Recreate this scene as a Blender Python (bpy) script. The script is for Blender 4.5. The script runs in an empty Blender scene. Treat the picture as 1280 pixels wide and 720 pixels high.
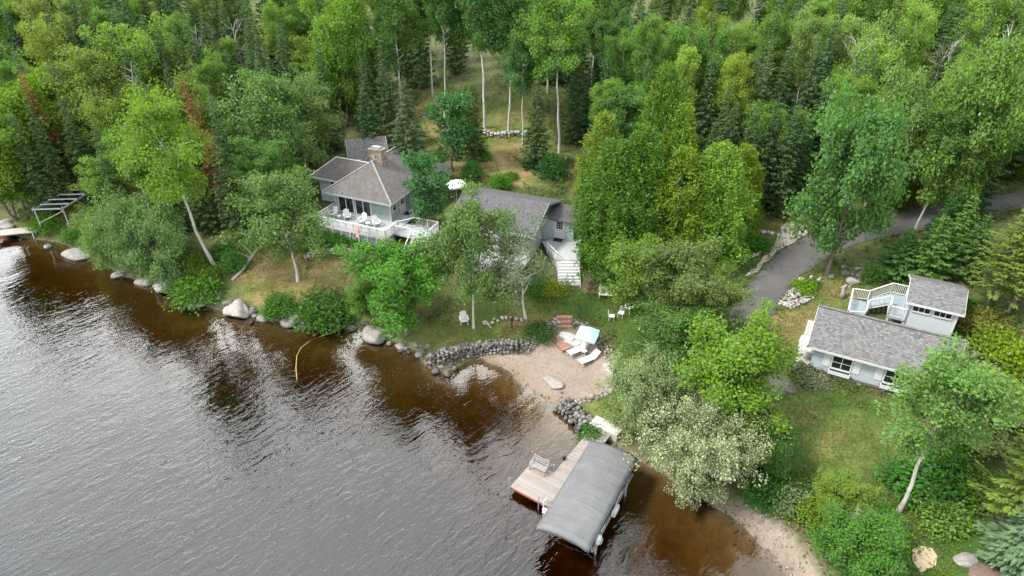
import bpy, bmesh, math, random
import numpy as np
from math import radians as R, sin, cos, pi
from mathutils import Vector, Matrix
random.seed(7)
rng = np.random.default_rng(11)
SC = bpy.context.scene
COL = SC.collection

# ------------------------------------------------------------------ camera
CAM_H, PITCH, FPX = 36.0, R(32), 865.0
cam_d = bpy.data.cameras.new('camera'); cam = bpy.data.objects.new('camera', cam_d); COL.objects.link(cam)
cam.location = (0, 0, CAM_H); cam.rotation_euler = (pi/2 - PITCH, 0, 0)
cam_d.sensor_width = 36; cam_d.lens = 36*FPX/1280; cam_d.clip_end = 3000; cam_d.clip_start = .5
SC.camera = cam

def ray(px, py):
    v = 360 - py
    F = FPX*cos(PITCH) + v*sin(PITCH); D = FPX*sin(PITCH) - v*cos(PITCH)
    return (px-640)/F, D/F          # x per metre forward, drop per metre forward
def gp(px, py, z):                   # point of the horizontal plane z seen at that pixel
    a, d = ray(px, py); Y = (CAM_H - z)/d
    return np.array([a*Y, Y])

# ------------------------------------------------------------------ node helpers
def node(nt, typ, ins=None, **props):
    n = nt.nodes.new(typ)
    for k, v in props.items(): setattr(n, k, v)
    for k, v in (ins or {}).items():
        s = n.inputs[k]
        if isinstance(v, bpy.types.NodeSocket): nt.links.new(v, s)
        else: s.default_value = v
    return n
def new_mat(name):
    m = bpy.data.materials.new(name); m.use_nodes = True
    nt = m.node_tree; nt.nodes.clear()
    out = nt.nodes.new('ShaderNodeOutputMaterial')
    return m, nt, out
def ramp(nt, fac, stops):
    n = nt.nodes.new('ShaderNodeValToRGB'); e = n.color_ramp.elements
    while len(e) < len(stops): e.new(.5)
    for el, (p, c) in zip(e, stops):
        el.position = p; el.color = (*c, 1) if len(c) == 3 else c
    nt.links.new(fac, n.inputs[0]); return n.outputs[0]
def mixc(nt, fac, a, b, mode='MIX'):
    n = nt.nodes.new('ShaderNodeMix'); n.data_type = 'RGBA'; n.blend_type = mode
    for s, v in ((n.inputs[0], fac), (n.inputs[6], a), (n.inputs[7], b)):
        if isinstance(v, bpy.types.NodeSocket): nt.links.new(v, s)
        elif isinstance(v, (int, float)): s.default_value = v
        else: s.default_value = (*v, 1)
    return n.outputs[2]
def mth(nt, op, a, b=0., clamp=False):
    n = nt.nodes.new('ShaderNodeMath'); n.operation = op; n.use_clamp = clamp
    for s, v in ((n.inputs[0], a), (n.inputs[1], b)):
        if isinstance(v, bpy.types.NodeSocket): nt.links.new(v, s)
        else: s.default_value = v
    return n.outputs[0]
def noise(nt, vec, scale, detail=4., rough=.6, dist=0.):
    n = node(nt, 'ShaderNodeTexNoise', {'Scale': scale, 'Detail': detail, 'Roughness': rough, 'Distortion': dist})
    if vec is not None: nt.links.new(vec, n.inputs['Vector'])
    return n.outputs['Fac']
def coords(nt, which='Object'):
    return nt.nodes.new('ShaderNodeTexCoord').outputs[which]
def mapping(nt, vec, scale=(1,1,1), rot=(0,0,0), loc=(0,0,0)):
    return node(nt, 'ShaderNodeMapping', {'Vector': vec, 'Scale': scale, 'Rotation': rot, 'Location': loc}).outputs[0]
def bump(nt, h, strength=.3, dist=.02):
    return node(nt, 'ShaderNodeBump', {'Height': h, 'Strength': strength, 'Distance': dist}).outputs[0]
def principled(nt, out, color, rough=.7, normal=None, metallic=0., spec=.3):
    p = node(nt, 'ShaderNodeBsdfPrincipled', {'Roughness': rough, 'Metallic': metallic, 'Specular IOR Level': spec})
    s = p.inputs['Base Color']
    if isinstance(color, bpy.types.NodeSocket): nt.links.new(color, s)
    else: s.default_value = (*color, 1)
    if normal is not None: nt.links.new(normal, p.inputs['Normal'])
    nt.links.new(p.outputs[0], out.inputs[0]); return p

def mottled(name, c1, c2, scale=3., rough=.75, bmp=.2, metallic=0., spec=.3, detail=5., dist=.02):
    m, nt, out = new_mat(name); co = coords(nt)
    f = noise(nt, co, scale, detail)
    c = ramp(nt, f, [(.3, c1), (.7, c2)])
    f2 = noise(nt, co, scale*9, 3)
    c = mixc(nt, .35, c, ramp(nt, f2, [(.3, [x*.7 for x in c1]), (.7, [min(1, x*1.2) for x in c2])]))
    principled(nt, out, c, rough, bump(nt, f2, bmp, dist), metallic, spec); return m

# ------------------------------------------------------------------ mesh builder
class MB:
    def __init__(s): s.v = []; s.f = []
    def add(s, vs, fs):
        o = len(s.v); s.v += [tuple(v) for v in vs]; s.f += [tuple(i+o for i in f) for f in fs]; return s
    def bx(s, x0, x1, y0, y1, z0, z1):
        x0, x1 = sorted((x0, x1)); y0, y1 = sorted((y0, y1)); z0, z1 = sorted((z0, z1))
        return s.add([(x0,y0,z0),(x1,y0,z0),(x1,y1,z0),(x0,y1,z0),(x0,y0,z1),(x1,y0,z1),(x1,y1,z1),(x0,y1,z1)],
                     [(0,3,2,1),(4,5,6,7),(0,1,5,4),(1,2,6,5),(2,3,7,6),(3,0,4,7)])
    def bar(s, p, q, w, h, up=(0,0,1)):       # beam from p to q, w wide, h tall
        p, q = Vector(p), Vector(q); d = (q-p).normalized(); up = Vector(up)
        if abs(d.dot(up)) > .98: up = Vector((1,0,0)) if abs(d.x) < .9 else Vector((0,1,0))
        r = d.cross(up).normalized(); u = r.cross(d)
        c = []
        for e in (p, q):
            for a, b in ((-1,-1),(1,-1),(1,1),(-1,1)): c.append(e + r*(a*w/2) + u*(b*h/2))
        return s.add(c, [(0,1,2,3),(7,6,5,4),(0,4,5,1),(1,5,6,2),(2,6,7,3),(3,7,4,0)])
    def tube(s, pts, rad, n=6, cap=True):
        pts = [Vector(p) for p in pts]
        if not hasattr(rad, '__len__'): rad = [rad]*len(pts)
        vs = []
        for i, p in enumerate(pts):
            d = (pts[min(i+1, len(pts)-1)] - pts[max(i-1, 0)])
            d = d.normalized() if d.length > 1e-6 else Vector((0,0,1))
            a = Vector((1,0,0)) if abs(d.x) < .8 else Vector((0,1,0))
            r = d.cross(a).normalized(); u = r.cross(d)
            for k in range(n):
                t = 2*pi*k/n; vs.append(p + r*(cos(t)*rad[i]) + u*(sin(t)*rad[i]))
        fs = [(i*n+k, i*n+(k+1)%n, (i+1)*n+(k+1)%n, (i+1)*n+k) for i in range(len(pts)-1) for k in range(n)]
        if cap: fs += [tuple(range(n))[::-1], tuple(range((len(pts)-1)*n, len(pts)*n))]
        return s.add(vs, fs)
    def ext(s, pts, vec):                      # extrude a planar polygon by vec
        n = len(pts); pts = [Vector(p) for p in pts]; vec = Vector(vec)
        return s.add(pts + [p+vec for p in pts], [tuple(range(n))[::-1], tuple(range(n, 2*n))] + [(i, (i+1)%n, n+(i+1)%n, n+i) for i in range(n)])
    def slab(s, pts, t):                       # roof plane of thickness t below
        return s.ext(pts, (0,0,-t))
    def build(s, name, mat, parent=None, smooth=False, bevel=0.):
        me = bpy.data.meshes.new(name); me.from_pydata(s.v, [], s.f)
        bm = bmesh.new(); bm.from_mesh(me); bmesh.ops.recalc_face_normals(bm, faces=bm.faces); 
        uvl = bm.loops.layers.uv.new('UVMap')
        for f in bm.faces:
            n = f.normal
            u = Vector((1,0,0)) if abs(n.z) > .985 else Vector((0,0,1)).cross(n).normalized()
            w = n.cross(u)
            for l in f.loops: l[uvl].uv = (l.vert.co.dot(u), l.vert.co.dot(w))
            f.smooth = smooth
        bm.to_mesh(me); bm.free()
        me.materials.append(mat)
        o = bpy.data.objects.new(name, me); COL.objects.link(o)
        if parent is not None: o.parent = parent
        if bevel:
            b = o.modifiers.new('bevel', 'BEVEL'); b.width = bevel; b.segments = 2; b.limit_method = 'ANGLE'
        return o

def tag(o, label=None, cat=None, group=None, kind=None):
    if label: o['label'] = label
    if cat: o['category'] = cat
    if group: o['group'] = group
    if kind: o['kind'] = kind
    return o
def empty(name, loc, rz, label, cat, group=None, scale=1.):
    o = bpy.data.objects.new(name, None); COL.objects.link(o)
    o.location = loc; o.rotation_euler = (0, 0, rz); o.scale = (scale,)*3 if not hasattr(scale, '__len__') else scale
    o.empty_display_size = .2
    return tag(o, label, cat, group)
def copy_tree(o, parent=None):
    c = o.copy(); COL.objects.link(c); c.parent = parent
    for ch in o.children: copy_tree(ch, c)
    return c

def raw_mesh(name, verts, quads, mat, smooth=False, attrs=None):
    """numpy arrays -> mesh datablock (all faces with the same corner count)"""
    verts = np.asarray(verts, dtype=np.float32); quads = np.asarray(quads, dtype=np.int32)
    k = quads.shape[1]
    me = bpy.data.meshes.new(name)
    me.vertices.add(len(verts)); me.vertices.foreach_set('co', verts.ravel())
    me.loops.add(quads.size); me.loops.foreach_set('vertex_index', quads.ravel())
    me.polygons.add(len(quads)); me.polygons.foreach_set('loop_start', np.arange(0, quads.size, k, dtype=np.int32))
    if smooth: me.polygons.foreach_set('use_smooth', np.ones(len(quads), dtype=bool))
    me.update(calc_edges=True); me.materials.append(mat)
    for nm, a in (attrs or {}).items():
        at_ = me.attributes.new(nm, 'FLOAT', 'POINT'); at_.data.foreach_set('value', np.asarray(a, dtype=np.float32))
    return me
def link(name, me, parent=None):
    o = bpy.data.objects.new(name, me); COL.objects.link(o)
    if parent is not None: o.parent = parent
    return o
# ------------------------------------------------------------------ terrain
def vnoise(x, y, seed=0):
    """smooth value noise in numpy"""
    g = np.random.default_rng(seed).random((64, 64))
    xi = np.floor(x).astype(int); yi = np.floor(y).astype(int); fx = x-xi; fy = y-yi
    fx = fx*fx*(3-2*fx); fy = fy*fy*(3-2*fy)
    a = g[xi % 64, yi % 64]; b = g[(xi+1) % 64, yi % 64]; c = g[xi % 64, (yi+1) % 64]; d = g[(xi+1) % 64, (yi+1) % 64]
    return (a*(1-fx)+b*fx)*(1-fy) + (c*(1-fx)+d*fx)*fy
def fbm(x, y, seed=0, n=4):
    t = 0; a = .5
    for i in range(n): t = t + a*vnoise(x*2**i, y*2**i, seed+i); a *= .5
    return t
def in_poly(x, y, P):
    P = np.asarray(P); ins = np.zeros(np.shape(x), bool); n = len(P)
    for i in range(n):
        x0, y0 = P[i]; x1, y1 = P[(i+1) % n]
        c = ((y0 > y) != (y1 > y)) & (x < (x1-x0)*(y-y0)/(y1-y0+1e-12)+x0); ins ^= c
    return ins
def seg_dist(x, y, P, closed=True):
    P = np.asarray(P); d = np.full(np.shape(x), 1e9); n = len(P)
    for i in range(n if closed else n-1):
        a = P[i]; b = P[(i+1) % n]; ab = b-a
        t = np.clip(((x-a[0])*ab[0]+(y-a[1])*ab[1])/(ab@ab+1e-9), 0, 1)
        d = np.minimum(d, np.hypot(x-a[0]-t*ab[0], y-a[1]-t*ab[1]))
    return d
SHORE_PX = [(-260,272),(-120,280),(-40,285),(0,290),(40,298),(75,303),(110,318),(150,342),(195,357),(240,378),(275,387),(310,394),(355,403),(405,410),(435,405),
            (455,416),(480,420),(505,432),(528,440),(540,458),(556,464),(575,455),(600,444),(625,458),(652,480),(680,500),(702,508),(716,522),(735,538),(760,548),
            (790,565),(830,590),(870,615),(915,645),(950,680),(985,722),(1010,765)]
SHORE = [gp(x, y, 0) for x, y in SHORE_PX]
SHORE += [np.array(p) for p in ((17.5, 18.), (17., 8.), (15., -10.), (14., -60.))]
SHORE = np.array(SHORE)
def resample(P, step):
    out = [P[0]]
    for a, b in zip(P[:-1], P[1:]):
        n = max(1, int(np.linalg.norm(b-a)/step))
        for k in range(1, n+1): out.append(a + (b-a)*k/n)
    return np.array(out)
SHR = resample(SHORE, 1.6)
_tan = np.gradient(SHR, axis=0); _tan /= np.linalg.norm(_tan, axis=1)[:, None] + 1e-9
_nrm = np.stack([_tan[:, 1], -_tan[:, 0]], 1)     # towards the lake (right hand side when walking with land on the left)
ctl = []                                            # (x, y, z)
for i, (p, n) in enumerate(zip(SHR, _nrm)):
    ctl.append((*p, 0.))
    if i % 2 == 0:
        ctl.append((*(p+n*2.5), -.45)); ctl.append((*(p+n*7), -1.25))
    if i % 5 == 0:
        ctl.append((*(p+n*16), -2.8)); ctl.append((*(p+n*32), -4.2))
for x, y in ((-30, 20), (-50, 0), (-90, 20), (-10, -10), (-120, 60), (-200, 0), (-60, -60), (-200,-80), (0,-80)): ctl.append((x, y, -4.5))
LAND_PX = [  # pixel, pixel, height
    # bank tops
    (-40,270,1.2),(20,275,1.2),(70,285,1.3),(120,298,1.4),(170,325,1.4),(215,345,1.3),(262,368,1.2),(300,380,1.1),(340,385,1.0),(385,390,1.0),(430,392,1.0),(470,402,1.0),
    (500,415,1.1),(530,425,1.1),(550,438,1.1),(585,430,1.1),(625,425,1.2),
    # house lawn
    (310,350,1.5),(350,345,1.6),(400,340,1.8),(440,340,1.8),(460,370,1.5),(380,370,1.3),(420,312,2.6),(455,315,2.6),(385,318,2.5),(430,300,3.0),(470,312,2.9),
    (330,300,2.4),(300,310,2.0),(270,320,1.9),(230,320,1.7),(500,330,2.6),(520,335,2.6),(540,360,2.0),(560,390,1.5),(600,400,1.5),
    # cabin surroundings
    (610,342,2.6),(650,345,2.6),(690,370,2.2),(712,372,2.1),(740,372,2.1),(760,360,2.3),(640,380,1.8),(600,370,1.9),(680,385,1.7),(650,404,1.5),
    # beach
    (612,452,.12),(640,450,.35),(660,440,.6),(680,430,.75),(700,420,.9),(720,430,.85),(740,445,.8),(760,465,.75),(764,482,.6),(740,495,.5),(712,500,.3),(690,480,.45),(665,468,.3),
    (700,455,.6),(690,398,1.55),(715,396,1.6),(745,412,1.6),(770,440,1.6),(782,470,1.5),(784,492,1.3),(755,508,1.1),(735,520,.9),(775,530,1.0),(665,412,1.5),(648,428,1.25),
    (800,450,1.8),(840,440,2.2),(830,480,1.8),(800,540,1.0),(840,560,1.2),(880,590,1.1),(920,620,.6),(955,650,.45),(990,690,.4),(1010,720,.35),(1035,740,.8),
    (935,615,1.1),(975,650,1.1),(1015,680,1.1),(1050,715,1.2),
    # middle, driveway
    (780,400,2.0),(800,380,2.4),(860,400,2.8),(900,420,3.0),(925,390,3.3),(955,395,3.3),(950,350,3.6),(990,330,3.8),(1025,320,4.0),(1000,280,4.4),(940,270,4.5),(900,320,4.0),
    (1060,290,4.6),(1100,283,5.1),(1140,272,5.6),(1200,258,6.6),(1280,245,8.0),(1110,303,5.0),(1160,287,5.6),(1230,275,6.8),(1280,268,7.8),
    # cottage
    (990,460,2.9),(1013,403,3.0),(980,430,2.9),(1020,465,2.85),(1060,480,2.8),(1110,492,2.8),(1000,370,3.4),(1040,350,3.9),(1070,345,4.3),(1050,390,3.4),(1120,345,4.6),(1220,390,4.8),
    (1230,430,4.2),(1260,470,4.0),(1200,470,3.3),(1000,500,2.6),(1050,530,2.4),(960,490,2.6),(1100,560,2.2),(1000,570,2.0),(940,560,2.0),(1060,600,1.8),(1130,640,1.9),(1180,600,2.2),
    (1155,697,1.7),(1210,700,1.9),(1270,700,2.2),(1260,600,2.6),(1280,520,3.5),(1100,700,1.5),
    # hill behind the houses
    (560,215,4.5),(620,215,4.8),(690,225,4.8),(600,180,5.6),(640,165,6.2),(700,190,5.6),(540,120,8.2),(630,110,9.0),(480,200,4.6),(480,165,5.6),(430,180,4.6),(380,210,3.6),(420,290,3.1)]
LAND_W = [(-75,95,5.),(-110,120,7.),(-45,90,5.),(-60,80,3.5),(-150,110,4.),(-30,110,9.5),(-70,130,11.),(-35,80,4.2),(0,120,10.8),(40,110,9.5),(70,100,10.),(40,90,7.6),(60,80,8.5),
    (20,90,6.8),(15,75,5.),(30,70,5.4),(80,70,10.),(60,55,8.),(55,40,6.),(45,30,4.),(60,20,4.5),(35,10,2.5),(45,-20,3.),(100,40,10.),(100,0,7.),(120,90,15.),
    (-120,170,17.),(-50,160,16.),(0,150,15.5),(50,150,16.),(100,150,19.),(0,200,24.),(-80,220,25.),(80,200,26.),(-180,180,18.),(170,170,26.),(-200,260,30.),(0,280,36.),(200,260,38.),(60,440,55.),(-200,440,50.),(240,440,60.),(240,60,22.),(240,-60,14.),(-250,120,4.),(-250,180,16.)]
for x, y, z in LAND_PX: ctl.append((*gp(x, y, z), z))
ctl += LAND_W
_keep = []
for c in ctl:                                      # no two control points that contradict each other
    c = np.array(c, float)
    dsh = seg_dist(c[0], c[1], SHORE, False)
    if c[2] != 0 and dsh < (.8 if c[2] > 0 else 1.6): continue
    if any(np.hypot(*(c[:2]-k[:2])) < .7 for k in _keep): continue
    _keep.append(c)
ctl = np.array(_keep)
def _rbf():
    P = ctl[:, :2]; n = len(P)
    D = np.sqrt(((P[:, None]-P[None])**2).sum(-1) + .35**2)
    A = np.zeros((n+3, n+3)); A[:n, :n] = -D + np.eye(n)*.15; A[:n, n:] = np.c_[np.ones(n), P]; A[n:, :n] = A[:n, n:].T
    b = np.zeros(n+3); b[:n] = ctl[:, 2]
    return np.linalg.solve(A, b)
_w = _rbf()
def height_raw(x, y):
    x = np.asarray(x, float).ravel(); y = np.asarray(y, float).ravel(); out = np.empty(len(x)); P = ctl[:, :2]; n = len(P)
    for i in range(0, len(x), 20000):
        q = np.c_[x[i:i+20000], y[i:i+20000]]
        D = np.sqrt(((q[:, None]-P[None])**2).sum(-1) + .35**2)
        out[i:i+20000] = -D @ _w[:n] + _w[n] + q @ _w[n+1:]
    return out
def axis(*segs):
    a = []
    for s, e, d in segs: a += list(np.arange(s, e-1e-6, d))
    a.append(segs[-1][1]); return np.array(a)
GX = axis((-300,-70,7.),(-70,55,.5),(55,100,2.5),(100,300,8.))
GY = axis((-90,16,5.),(16,92,.5),(92,150,1.8),(150,460,9.))
_X, _Y = np.meshgrid(GX, GY, indexing='ij')
GZ = height_raw(_X, _Y).reshape(_X.shape)
_land = np.clip(GZ/1.5, 0, 1)
GZ = GZ + _land*(.5*(fbm(_X*.22, _Y*.22, 5)-.47) + .14*(fbm(_X*.9, _Y*.9, 9)-.47)) + (GZ < 0)*.25*(fbm(_X*.5, _Y*.5, 3)-.5)*np.clip(-GZ, 0, 1)
GZ = np.maximum(GZ, -4.6)
def _cell(G, v):
    i = np.clip(np.searchsorted(G, v, side='right')-1, 0, len(G)-2); return i, (v-G[i])/(G[i+1]-G[i])
def gz(x, y):
    """height of the triangulated ground sheet"""
    x = np.asarray(x, float); y = np.asarray(y, float)
    i, fx = _cell(GX, x); j, fy = _cell(GY, y)
    a = GZ[i, j]; b = GZ[i+1, j]; c = GZ[i+1, j+1]; d = GZ[i, j+1]
    up = a + (b-a)*fx + (c-b)*fy          # triangle a b c  (fx >= fy)
    lo = a + (c-d)*fx + (d-a)*fy
    r = np.where(fx >= fy, up, lo)
    return float(r) if r.ndim == 0 else r
_T = np.arange(18, 420, .15)
def at(px, py, dz=0.):
    """point of the ground (raised by dz) seen at a pixel of the photograph"""
    a, d = ray(px, py)
    z = CAM_H - d*_T; g = gz(a*_T, _T) + dz
    k = np.argmax(z <= g)
    if k == 0: k = len(_T)-1
    f0 = z[k-1]-g[k-1]; f1 = z[k]-g[k]; t = _T[k-1] + (_T[k]-_T[k-1])*(f0/(f0-f1) if f0 != f1 else 0)
    return Vector((a*t, t, CAM_H - d*t - dz))

def sdf(x, y, P): return np.where(in_poly(x, y, P), 1, -1)*seg_dist(x, y, P)   # positive inside
def pxpoly(L): return np.array([at(x, y)[:2] for x, y in L])
LAWNS = [pxpoly(p) for p in (
    [(292,322),(320,305),(350,318),(388,325),(455,324),(474,340),(470,380),(440,398),(385,388),(340,380),(305,372),(285,350)],
    [(530,436),(540,405),(560,380),(610,352),(690,372),(735,362),(770,350),(840,390),(880,440),(850,480),(790,475),(772,430),(740,402),(700,392),(668,404),(640,428),(590,434)],
    [(555,215),(565,175),(575,150),(600,130),(660,120),(690,150),(705,200),(700,235),(640,235)],
    [(520,150),(526,118),(545,108),(568,122),(575,150),(555,190),(535,200)],
    [(728,505),(772,490),(800,520),(790,545),(752,532)],
    [(900,330),(930,285),(985,268),(985,285),(955,320),(925,360),(905,370)],
    [(960,395),(990,370),(1020,345),(1060,345),(1075,380),(1040,400),(1010,440),(985,470),(1000,480),(1110,500),(1200,430),(1260,480),(1230,560),(1160,560),(1100,640),(1040,600),(960,640),(930,570),(960,500)],
    [(1130,720),(1150,650),(1240,640),(1290,680),(1290,760),(1130,760)])]
BEACH = pxpoly([(596,446),(625,440),(655,438),(672,428),(690,414),(712,410),(735,418),(755,432),(770,452),(774,475),(762,492),(735,500),(712,502),(700,512)]+[(680,505),(650,485),(622,462)])
ROAD_L = [(905,400),(925,368),(948,342),(975,315),(1010,292),(1060,280),(1100,272),(1150,262),(1200,253),(1280,240),(1330,232)]
ROAD_R = [(960,412),(972,385),(985,368),(1003,345),(1030,325),(1068,306),(1105,297),(1150,288),(1200,277),(1280,262),(1330,254)]
ROAD = np.array([at(x, y)[:2] for x, y in ROAD_L] + [at(x, y)[:2] for x, y in ROAD_R[::-1]])
SANDY = pxpoly([(895,632),(925,628),(955,650),(990,672),(1022,705),(1040,760),(985,760),(950,690),(920,650)])
CLEAR = LAWNS + [BEACH, ROAD, SANDY]

def ground_masks(x, y, z):
    n = fbm(x*.35, y*.35, 21)-.47; n2 = fbm(x*1.3, y*1.3, 22)-.47
    lawn = np.zeros_like(x)
    for P in LAWNS: lawn = np.maximum(lawn, np.clip((sdf(x, y, P)+n*2.2+n2*.8)/.7+.5, 0, 1))
    sand = np.clip((np.maximum(sdf(x, y, BEACH), sdf(x, y, SANDY)*1.)+n*.8)/.4+.5, 0, 1)
    under = np.clip((.02-z)/.06, 0, 1)
    sand = np.maximum(sand, under)
    return lawn, sand, under
def make_ground_material():
    m, nt, out = new_mat('ground'); co = coords(nt)
    A = lambda n: node(nt, 'ShaderNodeAttribute', attribute_name=n).outputs['Fac']
    n1 = noise(nt, co, .16, 5, .6, .6); n2 = noise(nt, co, 1.4, 6, .65); n3 = noise(nt, co, 4.2, 5, .75)
    # forest floor: leaf litter, moss and low green
    floor = ramp(nt, n2, [(.3, (.05,.038,.02)), (.42, (.085,.065,.034)), (.5, (.055,.075,.022)), (.68, (.085,.115,.032))])
    # lawn: green to straw
    dry = mth(nt, 'ADD', mth(nt, 'MULTIPLY', n1, .75), mth(nt, 'MULTIPLY', n2, .3))
    dry = mth(nt, 'ADD', mth(nt, 'ADD', dry, .025), A('dryness'))
    lawn = ramp(nt, dry, [(.42, (.038,.078,.014)), (.54, (.072,.098,.024)), (.64, (.13,.112,.042)), (.8, (.215,.16,.085))])
    lawn = mixc(nt, .5, lawn, mixc(nt, 1., lawn, ramp(nt, n3, [(.34, (.25,.3,.2)), (.66, (1.85,1.75,1.6))]), 'MULTIPLY'))
    c = mixc(nt, A('lawn'), floor, lawn)
    sand = ramp(nt, n2, [(.25, (.165,.134,.104)), (.75, (.235,.195,.156))])
    sand = mixc(nt, .4, sand, ramp(nt, n3, [(.35, (.13,.10,.08)), (.65, (.31,.265,.22))]))
    wet = mixc(nt, A('wet'), sand, mixc(nt, .5, (.12,.078,.052), sand))
    bed_ = ramp(nt, noise(nt, co, .8, 6, .7), [(.3, (.08,.06,.034)), (.55, (.13,.095,.05)), (.8, (.20,.15,.085))])
    bed = mixc(nt, A('sandbed'), mixc(nt, 1., bed_, (.62,.62,.6), 'MULTIPLY'), bed_)
    sc = mixc(nt, A('under'), wet, bed)
    c = mixc(nt, A('sand'), c, sc)
    rough = mth(nt, 'SUBTRACT', .95, mth(nt, 'MULTIPLY', A('wet'), .45))
    p = principled(nt, out, c, .9, bump(nt, mth(nt, 'ADD', n3, mth(nt, 'MULTIPLY', n2, 2.)), .6, .09), 0, .2)
    nt.links.new(rough, p.inputs['Roughness'])
    return m
def grid_faces(nx, ny):
    i, j = np.meshgrid(np.arange(nx-1), np.arange(ny-1), indexing='ij'); a = i*ny+j
    # two triangles per cell along the a-c diagonal
    t1 = np.stack([a, a+ny, a+ny+1], -1).reshape(-1, 3); t2 = np.stack([a, a+ny+1, a+1], -1).reshape(-1, 3)
    return np.concatenate([t1, t2])
MAT_GROUND = make_ground_material()
_lawn, _sand, _under = ground_masks(_X, _Y, GZ)
_dry = np.zeros_like(_X)
def dry_spot(px, py, r, a):
    q = at(px, py); global _dry
    _dry = _dry + a*np.exp(-(((_X-q.x)**2+(_Y-q.y)**2)/r**2))
for s in ((1030,515,2.4,.12),(1085,520,2.,.08),(1040,560,1.6,.2),(1130,475,1.8,.12),(660,415,2.,.12),(560,425,3.,.1),(735,385,2.,-.1),(790,400,4.,-.18),(1210,440,4,-.12),(700,372,3,-.12),(1060,500,2.,-.16),(1000,500,3.,-.03),
          (370,375,5,.14),(430,345,5,.1),(330,330,4,.16),(620,200,9,.13),(545,125,6,.12),(1020,500,6,-.05),(1080,540,6,-.06),(980,400,2,.06),(930,310,3,-.22),(1000,375,3,.1),(1200,670,5,-.25),(600,180,1.6,-.25),(1155,697,2,-.2),(945,610,4,-.15)): dry_spot(*s)
_wet = np.clip((.55-GZ)/.45, 0, 1)*(_sand > 0)
me = raw_mesh('ground', np.stack([_X, _Y, GZ], -1).reshape(-1, 3), grid_faces(*_X.shape), MAT_GROUND, True,
              dict(lawn=_lawn.ravel(), sand=_sand.ravel(), under=_under.ravel(), dryness=_dry.ravel(), wet=_wet.ravel(), sandbed=np.exp(-(np.hypot(_X-3, _Y-41)/9)**2).ravel()+np.exp(-(np.hypot(_X-13, _Y-28)/9)**2).ravel()))
tag(link('ground', me), kind='structure')

# draped sheets (road, gravel) -------------------------------------------------
def drape(name, P, mat, lift, step=.5, kind='structure', rag=0.):
    """triangulated sheet over polygon P, following the ground"""
    P = resample(np.vstack([P, P[:1]]), .7)[:-1]
    if rag: P = P + rng.normal(0, rag, P.shape)
    bm = bmesh.new()
    vs = [bm.verts.new((x, y, 0)) for x, y in P]; f = bm.faces.new(vs)
    lo = P.min(0); hi = P.max(0)
    for ax, (a, b) in enumerate(zip(lo, hi)):
        c = math.floor(a/step)*step
        while c < b:
            no = [0, 0, 0]; no[ax] = 1; pc = [0, 0, 0]; pc[ax] = c
            bmesh.ops.bisect_plane(bm, geom=bm.verts[:]+bm.edges[:]+bm.faces[:], plane_co=pc, plane_no=no)
            c += step
    bmesh.ops.triangulate(bm, faces=bm.faces[:])
    for v in bm.verts: v.co.z = gz(v.co.x, v.co.y) + lift
    bmesh.ops.recalc_face_normals(bm, faces=bm.faces[:])
    if sum(f.normal.z for f in bm.faces) < 0: bmesh.ops.reverse_faces(bm, faces=bm.faces[:])
    for fc in bm.faces: fc.smooth = True
    me = bpy.data.meshes.new(name); bm.to_mesh(me); bm.free(); me.materials.append(mat)
    o = link(name, me); o['kind'] = kind; return o
m, nt, out = new_mat('asphalt'); co = coords(nt)
f1 = noise(nt, co, .5, 5); f2 = noise(nt, co, 22., 3)
ck = node(nt, 'ShaderNodeTexVoronoi', {'Vector': mapping(nt, co, (.35,.35,.35)), 'Scale': 1., 'Randomness': 1.}, feature='DISTANCE_TO_EDGE').outputs['Distance']
c = mixc(nt, .5, ramp(nt, f1, [(.3, (.05,.048,.048)), (.7, (.09,.086,.084))]), ramp(nt, f2, [(.3, (.04,.04,.04)), (.7, (.115,.111,.108))]))
c = mixc(nt, ramp(nt, noise(nt, co, 1.7, 6, .8), [(.62, (0,0,0)), (.74, (.5,.5,.5))]), c, (.13,.105,.07))
c = mixc(nt, ramp(nt, mth(nt, 'ADD', ck, mth(nt, 'MULTIPLY', noise(nt, co, 3., 4), .03)), [(.015, (.6,.6,.6)), (.03, (0,0,0))]), c, (.03,.03,.03))
principled(nt, out, c, .9, bump(nt, f2, .4, .01)); MAT_ASPHALT = m
drape('driveway', ROAD, MAT_ASPHALT, .06, rag=.11)
drape('parking_pad', pxpoly([(935,470),(975,462),(1002,472),(1003,488),(980,495),(940,500)]), MAT_ASPHALT, .05, rag=.1)
m, nt, out = new_mat('river_gravel'); co = coords(nt)
vor = node(nt, 'ShaderNodeTexVoronoi', {'Vector': co, 'Scale': 5.5, 'Randomness': 1.})
c = mixc(nt, .75, ramp(nt, noise(nt, co, .7, 3), [(.3, (.24,.21,.18)), (.7, (.33,.30,.265))]), mixc(nt, 1., vor.outputs['Color'], (.46,.41,.37), 'MULTIPLY'))
c = mixc(nt, .55, c, (.31,.275,.245))
principled(nt, out, c, .85, bump(nt, vor.outputs['Distance'], 1., -.12)); MAT_GRAVEL = m
GRAVEL = pxpoly([(930,348),(945,340),(975,313),(1008,293),(1012,284),(990,278),(977,282),(972,300),(960,318),(942,336)])
drape('gravel_strip', GRAVEL, MAT_GRAVEL, .10, rag=.08)
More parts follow.
